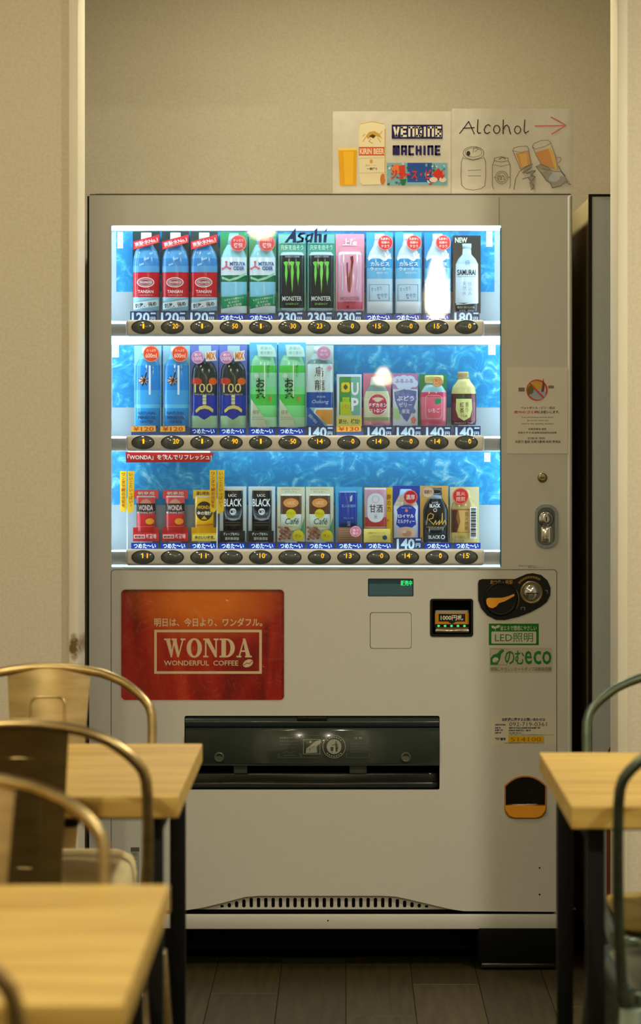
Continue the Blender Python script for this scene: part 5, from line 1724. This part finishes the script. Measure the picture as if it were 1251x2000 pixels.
table(0.333, 0.933, -2.42, -1.745, 'oak-topped cafe table with grey-green chairs by the wall corner')

# ================================================================== CHAIRS
M_GOLD = noise_mat('brushed_champagne_metal', (178, 156, 110), (158, 138, 94), (14, 14, 60), 4, 0.30, 1.0)
M_SAGE = noise_mat('grey_green_metal', (112, 126, 114), (96, 110, 99), (14, 14, 60), 4, 0.30, 1.0)

def make_chair(metal):
    """pressed-steel bistro chair; front towards -y, origin on the floor under the seat"""
    parts = []
    zs = 0.45
    # seat: dished square with rounded corners and a skirt
    bm = bmesh.new()
    out = rrect_pts(-0.182, -0.19, 0.182, 0.17, 0.045, 5)
    out = [(x * (1.0 if y < 0 else 0.95), y) for x, y in out]
    n = len(out)
    rows = [(1.0, zs - 0.032), (1.0, zs - 0.006), (0.985, zs), (0.93, zs + 0.001), (0.86, zs - 0.004), (0.45, zs - 0.008)]
    vv = []
    for s_, z in rows:
        vv.append([bm.verts.new((x * s_, (y + 0.01) * s_ - 0.01, z)) for x, y in out])
    for a_, b_ in zip(vv, vv[1:]):
        for k in range(n):
            bm.faces.new([a_[k], a_[(k + 1) % n], b_[(k + 1) % n], b_[k]])
    bm.faces.new(vv[-1])
    parts.append(('seat', MB().bm(bm, metal, True)))
    # hoop
    half = [(0.0, 0.0), (0.035, 0.001), (0.068, 0.005), (0.095, 0.010), (0.115, 0.017), (0.135, 0.026), (0.150, 0.036), (0.164, 0.047), (0.175, 0.058), (0.184, 0.070), (0.1885, 0.085), (0.190, 0.107), (0.190, 0.16), (0.188, 0.25), (0.184, 0.33), (0.178, 0.41)]
    def hy_(z):
        return 0.165 + 0.075 * ((z - 0.44) / 0.41) ** 1.2 if z > 0.44 else 0.165
    pts = []
    for x, d in half[::-1]:
        z = 0.8415 - d
        pts.append((-x, hy_(z), z))
    for x, d in half[1:]:
        z = 0.8415 - d
        pts.append((x, hy_(z), z))
    parts.append(('back_hoop', MB().tube(pts, 0.0085, metal, 12)))
    # splat with embossed frame
    zz = [0.842, 0.80, 0.74, 0.66, 0.57, 0.50, 0.445]
    ww = [0.077, 0.074, 0.070, 0.064, 0.058, 0.053, 0.050]
    mb = MB()
    NC = 9
    vs = []
    for z, w in zip(zz, ww):
        for j in range(NC):
            t = -1 + 2 * j / (NC - 1)
            vs.append((t * w, hy_(z) + 0.004 - 0.010 * (1 - t * t), z))
    vb = [(x, y - 0.0022, z) for x, y, z in vs]
    fs = [[i * NC + j, i * NC + j + 1, (i + 1) * NC + j + 1, (i + 1) * NC + j] for i in range(len(zz) - 1) for j in range(NC - 1)]
    mb.add(vs, [f[::-1] for f in fs], metal, True)
    mb.add(vb, fs, metal, True)
    lr = (len(zz) - 1) * NC
    edge = list(range(NC)) + [i * NC + NC - 1 for i in range(1, len(zz))] + [lr + k for k in range(NC - 2, -1, -1)] + [i * NC for i in range(len(zz) - 2, 0, -1)]
    ne = len(edge)
    mb.add([vs[k] for k in edge] + [vb[k] for k in edge], [[k, (k + 1) % ne, ne + (k + 1) % ne, ne + k] for k in range(ne)], metal, False)
    sp = mb
    parts.append(('back_splat', sp))
    ring = []
    for x, z in rrect_pts(-0.031, 0.62, 0.031, 0.789, 0.014, 5):
        w_ = 0.061 + (z - 0.62) * 0.075
        ring.append((x, hy_(z) + 0.0042 - 0.010 * (1 - (x / w_) ** 2) - 0.0022, z))
    parts.append(('embossed_frame', MB().tube(ring, 0.0024, metal, 8, closed=True)))
    # legs
    for sx in (-1, 1):
        parts.append(('leg', MB().bar((sx * 0.208, -0.206, 0.004), (sx * 0.168, -0.172, 0.43), 0.026, 0.026, 0.050, 0.046, metal, 0.004)))
        parts.append(('leg', MB().bar((sx * 0.205, 0.235, 0.004), (sx * 0.160, 0.150, 0.43), 0.026, 0.026, 0.050, 0.046, metal, 0.004)))
        parts.append(('foot', MB().box(sx * 0.208 - 0.016, sx * 0.208 + 0.016, -0.222, -0.190, 0, 0.012, M_BLACK, 0.003)))
        parts.append(('foot', MB().box(sx * 0.205 - 0.016, sx * 0.205 + 0.016, 0.219, 0.251, 0, 0.012, M_BLACK, 0.003)))
    parts.append(('cross_brace', MB().tube([(-0.178, -0.182, 0.33), (0, -0.01, 0.36), (0.170, 0.168, 0.33)], 0.006, metal, 8).tube([(0.178, -0.182, 0.33), (0, -0.01, 0.352), (-0.170, 0.168, 0.33)], 0.006, metal, 8)))
    objs = []
    for nm, mb in parts:
        o = mb.build(nm, None)
        objs.append(o)
    return objs

PROTO = {}
def chair(metal, x, y, rz, label):
    e = thing('bistro_chair', (x, y, 0), label, 'chair', 'metal bistro chairs at the tables')
    e.rotation_euler = (0, 0, rz)
    if metal not in PROTO:
        PROTO[metal] = make_chair(metal)
        obs = PROTO[metal]
    else:
        obs = []
        for o in PROTO[metal]:
            c = o.copy()
            COL.objects.link(c)
            obs.append(c)
    for o in obs:
        o.parent = e
        o.matrix_parent_inverse = Matrix()
    return e
PI = math.pi
chair(M_GOLD, -0.542, -1.70, 0.0, 'champagne metal chair with a cream cushion, between table and machine')
chair(M_GOLD, -0.485, -2.180, PI, 'champagne metal chair between the two oak tables, facing the machine')
chair(M_GOLD, -0.489, -3.275, 0.0, 'champagne metal chair between the two oak tables, facing away from the machine')
chair(M_GOLD, -0.488, -3.76, PI, 'champagne metal chair at the table farther from the machine, facing it')
chair(M_SAGE, 0.618, -1.810, 0.0, 'grey-green metal chair with an olive-toned cushion by the wall corner')
chair(M_SAGE, 0.585, -2.28, PI, 'grey-green metal chair without cushion, facing the machine')

# cushions on two of the chairs
def cushion(name, x0, x1, y0, y1, z0, z1, m_side, m_top, label, puff=0.012):
    bm = bmesh.new()
    out = rrect_pts(x0, y0, x1, y1, 0.035, 5)
    cx, cy = (x0 + x1) / 2, (y0 + y1) / 2
    n = len(out)
    h = z1 - z0
    rows = [(0.95, z0), (1.0, z0 + h * 0.15), (1.015, z0 + h * 0.5), (1.0, z0 + h * 0.78), (0.97, z1 - h * 0.06), (0.86, z1 + puff * 0.5), (0.45, z1 + puff)]
    mb = MB()
    vv = []
    for s_, z in rows:
        vv += [(cx + (x - cx) * s_, cy + (y - cy) * s_, z) for x, y in out]
    for i in range(len(rows) - 1):
        mb.add(vv[i * n:(i + 2) * n], [[k, (k + 1) % n, n + (k + 1) % n, n + k] for k in range(n)], m_top if i >= 3 else m_side, True)
    mb.add(vv[-n:], [list(range(n))], m_top, True)
    mb.add(vv[:n], [list(range(n))[::-1]], m_side, True)
    o = mb.build(name, None)
    bm = bmesh.new(); bm.from_mesh(o.data); bmesh.ops.remove_doubles(bm, verts=bm.verts[:], dist=1e-5); bmesh.ops.recalc_face_normals(bm, faces=bm.faces[:]); bm.to_mesh(o.data); bm.free()
    tag(o, label, 'cushion')
    return o
M_CRM = noise_mat('cream_fabric', (226, 208, 158), (214, 196, 146), (400, 400, 400), 3, 0.9)
M_GRYF = noise_mat('grey_felt', (110, 106, 90), (84, 82, 70), (60, 60, 60), 5, 0.95)
M_CRM_DIM = noise_mat('cream_fabric_dimmed', (150, 128, 62), (132, 112, 50), (200, 200, 200), 4, 0.95)  # cream cushion fabric toned to olive, its weaker light put into the colour
cushion('seat_cushion', -0.542 - 0.165, -0.542 + 0.168, -1.705 - 0.168, -1.705 + 0.150, 0.4512, 0.522, M_CRM, M_CRM, 'plump cream cushion on the champagne chair by the machine')
cushion('seat_cushion', 0.618 - 0.165, 0.618 + 0.165, -1.81 - 0.175, -1.81 + 0.14, 0.4512, 0.468, M_CRM_DIM, M_CRM_DIM, 'thin cream cushion, dimmed to olive, on the grey-green chair by the wall corner', 0.004)

# ================================================================== LAMPS
M_GLOW = mat('warm_lamp_glow', (255, 226, 178), 0.5, emit=42.0)
M_BULB = mat('downlight_glow', (255, 214, 150), 0.5, emit=6.0)
for lx, ly, w, where in CEILING_LIGHTS:
    e = thing('ceiling_downlight', (lx, ly, CEIL_Z), 'round ceiling downlight with white ring above the ' + where, 'ceiling light', 'downlights in the ceiling')
    vs_, fs_ = [], []
    mb = MB()
    n = 28
    prof = [(0.115, 0.0), (0.115, -0.010), (0.100, -0.014), (0.092, -0.004), (0.090, 0.0)]
    for r, t in prof:
        vs_ += [(lx + r * math.cos(2 * PI * k / n), ly + r * math.sin(2 * PI * k / n), CEIL_Z + t) for k in range(n)]
    for i in range(len(prof) - 1):
        fs_ += [[i * n + k, i * n + (k + 1) % n, (i + 1) * n + (k + 1) % n, (i + 1) * n + k] for k in range(n)]
    mb.add(vs_, fs_, M_WHITE, True)
    mb.build('trim_ring', e)
    MB().lathe(lx, ly, CEIL_Z - 0.003, [(0.091, 0.0), (0.091, 0.003)], M_BULB, n).build('diffuser', e)

def pendant(x, y, zc, rx, h, label):
    e = thing('pendant_lamp', (x, y, zc - h / 2), label, 'pendant lamp', 'pendant lamps at the rear of the room')
    mb = MB()
    prof = [(0.25, -0.5), (0.62, -0.47), (0.92, -0.36), (1.0, -0.2), (0.96, 0.0), (0.72, 0.2), (0.55, 0.36), (0.42, 0.46), (0.2, 0.5)]
    mb.lathe(x, y, zc, [(r * rx, t * h) for r, t in prof], M_GLOW, 24).build('glass_shade', e)
    MB().lathe(x, y, zc + h / 2 - 0.004, [(0.03, 0.0), (0.03, 0.045), (0.008, 0.06)], M_BLACK, 16).build('socket_cap', e)
    MB().tube([(x, y, zc + h / 2 + 0.05), (x, y, CEIL_Z)], 0.004, M_BLACK, 8).build('cord', e)
def at_mirror(px, py, y):
    """where in the room something stands that the flat glass shows at this spot"""
    t = (D + (-y)) / F
    return (px - CX) * t, H - (py - CY) * t
x, z = at_mirror(853, 562, -8.2)
pendant(x, -8.2, z, 0.065, 0.33, 'tall frosted glass pendant lamp by the rear wall')
x, z = at_mirror(748, 734, -8.6)
pendant(x, -8.6, z, 0.05, 0.10, 'small round glass pendant lamp hanging low by the rear wall')
x, z = at_mirror(510, 700, -8.0)
pendant(x, -8.0, 2.40, 0.08, 0.24, 'frosted glass pendant lamp hanging close under the ceiling')
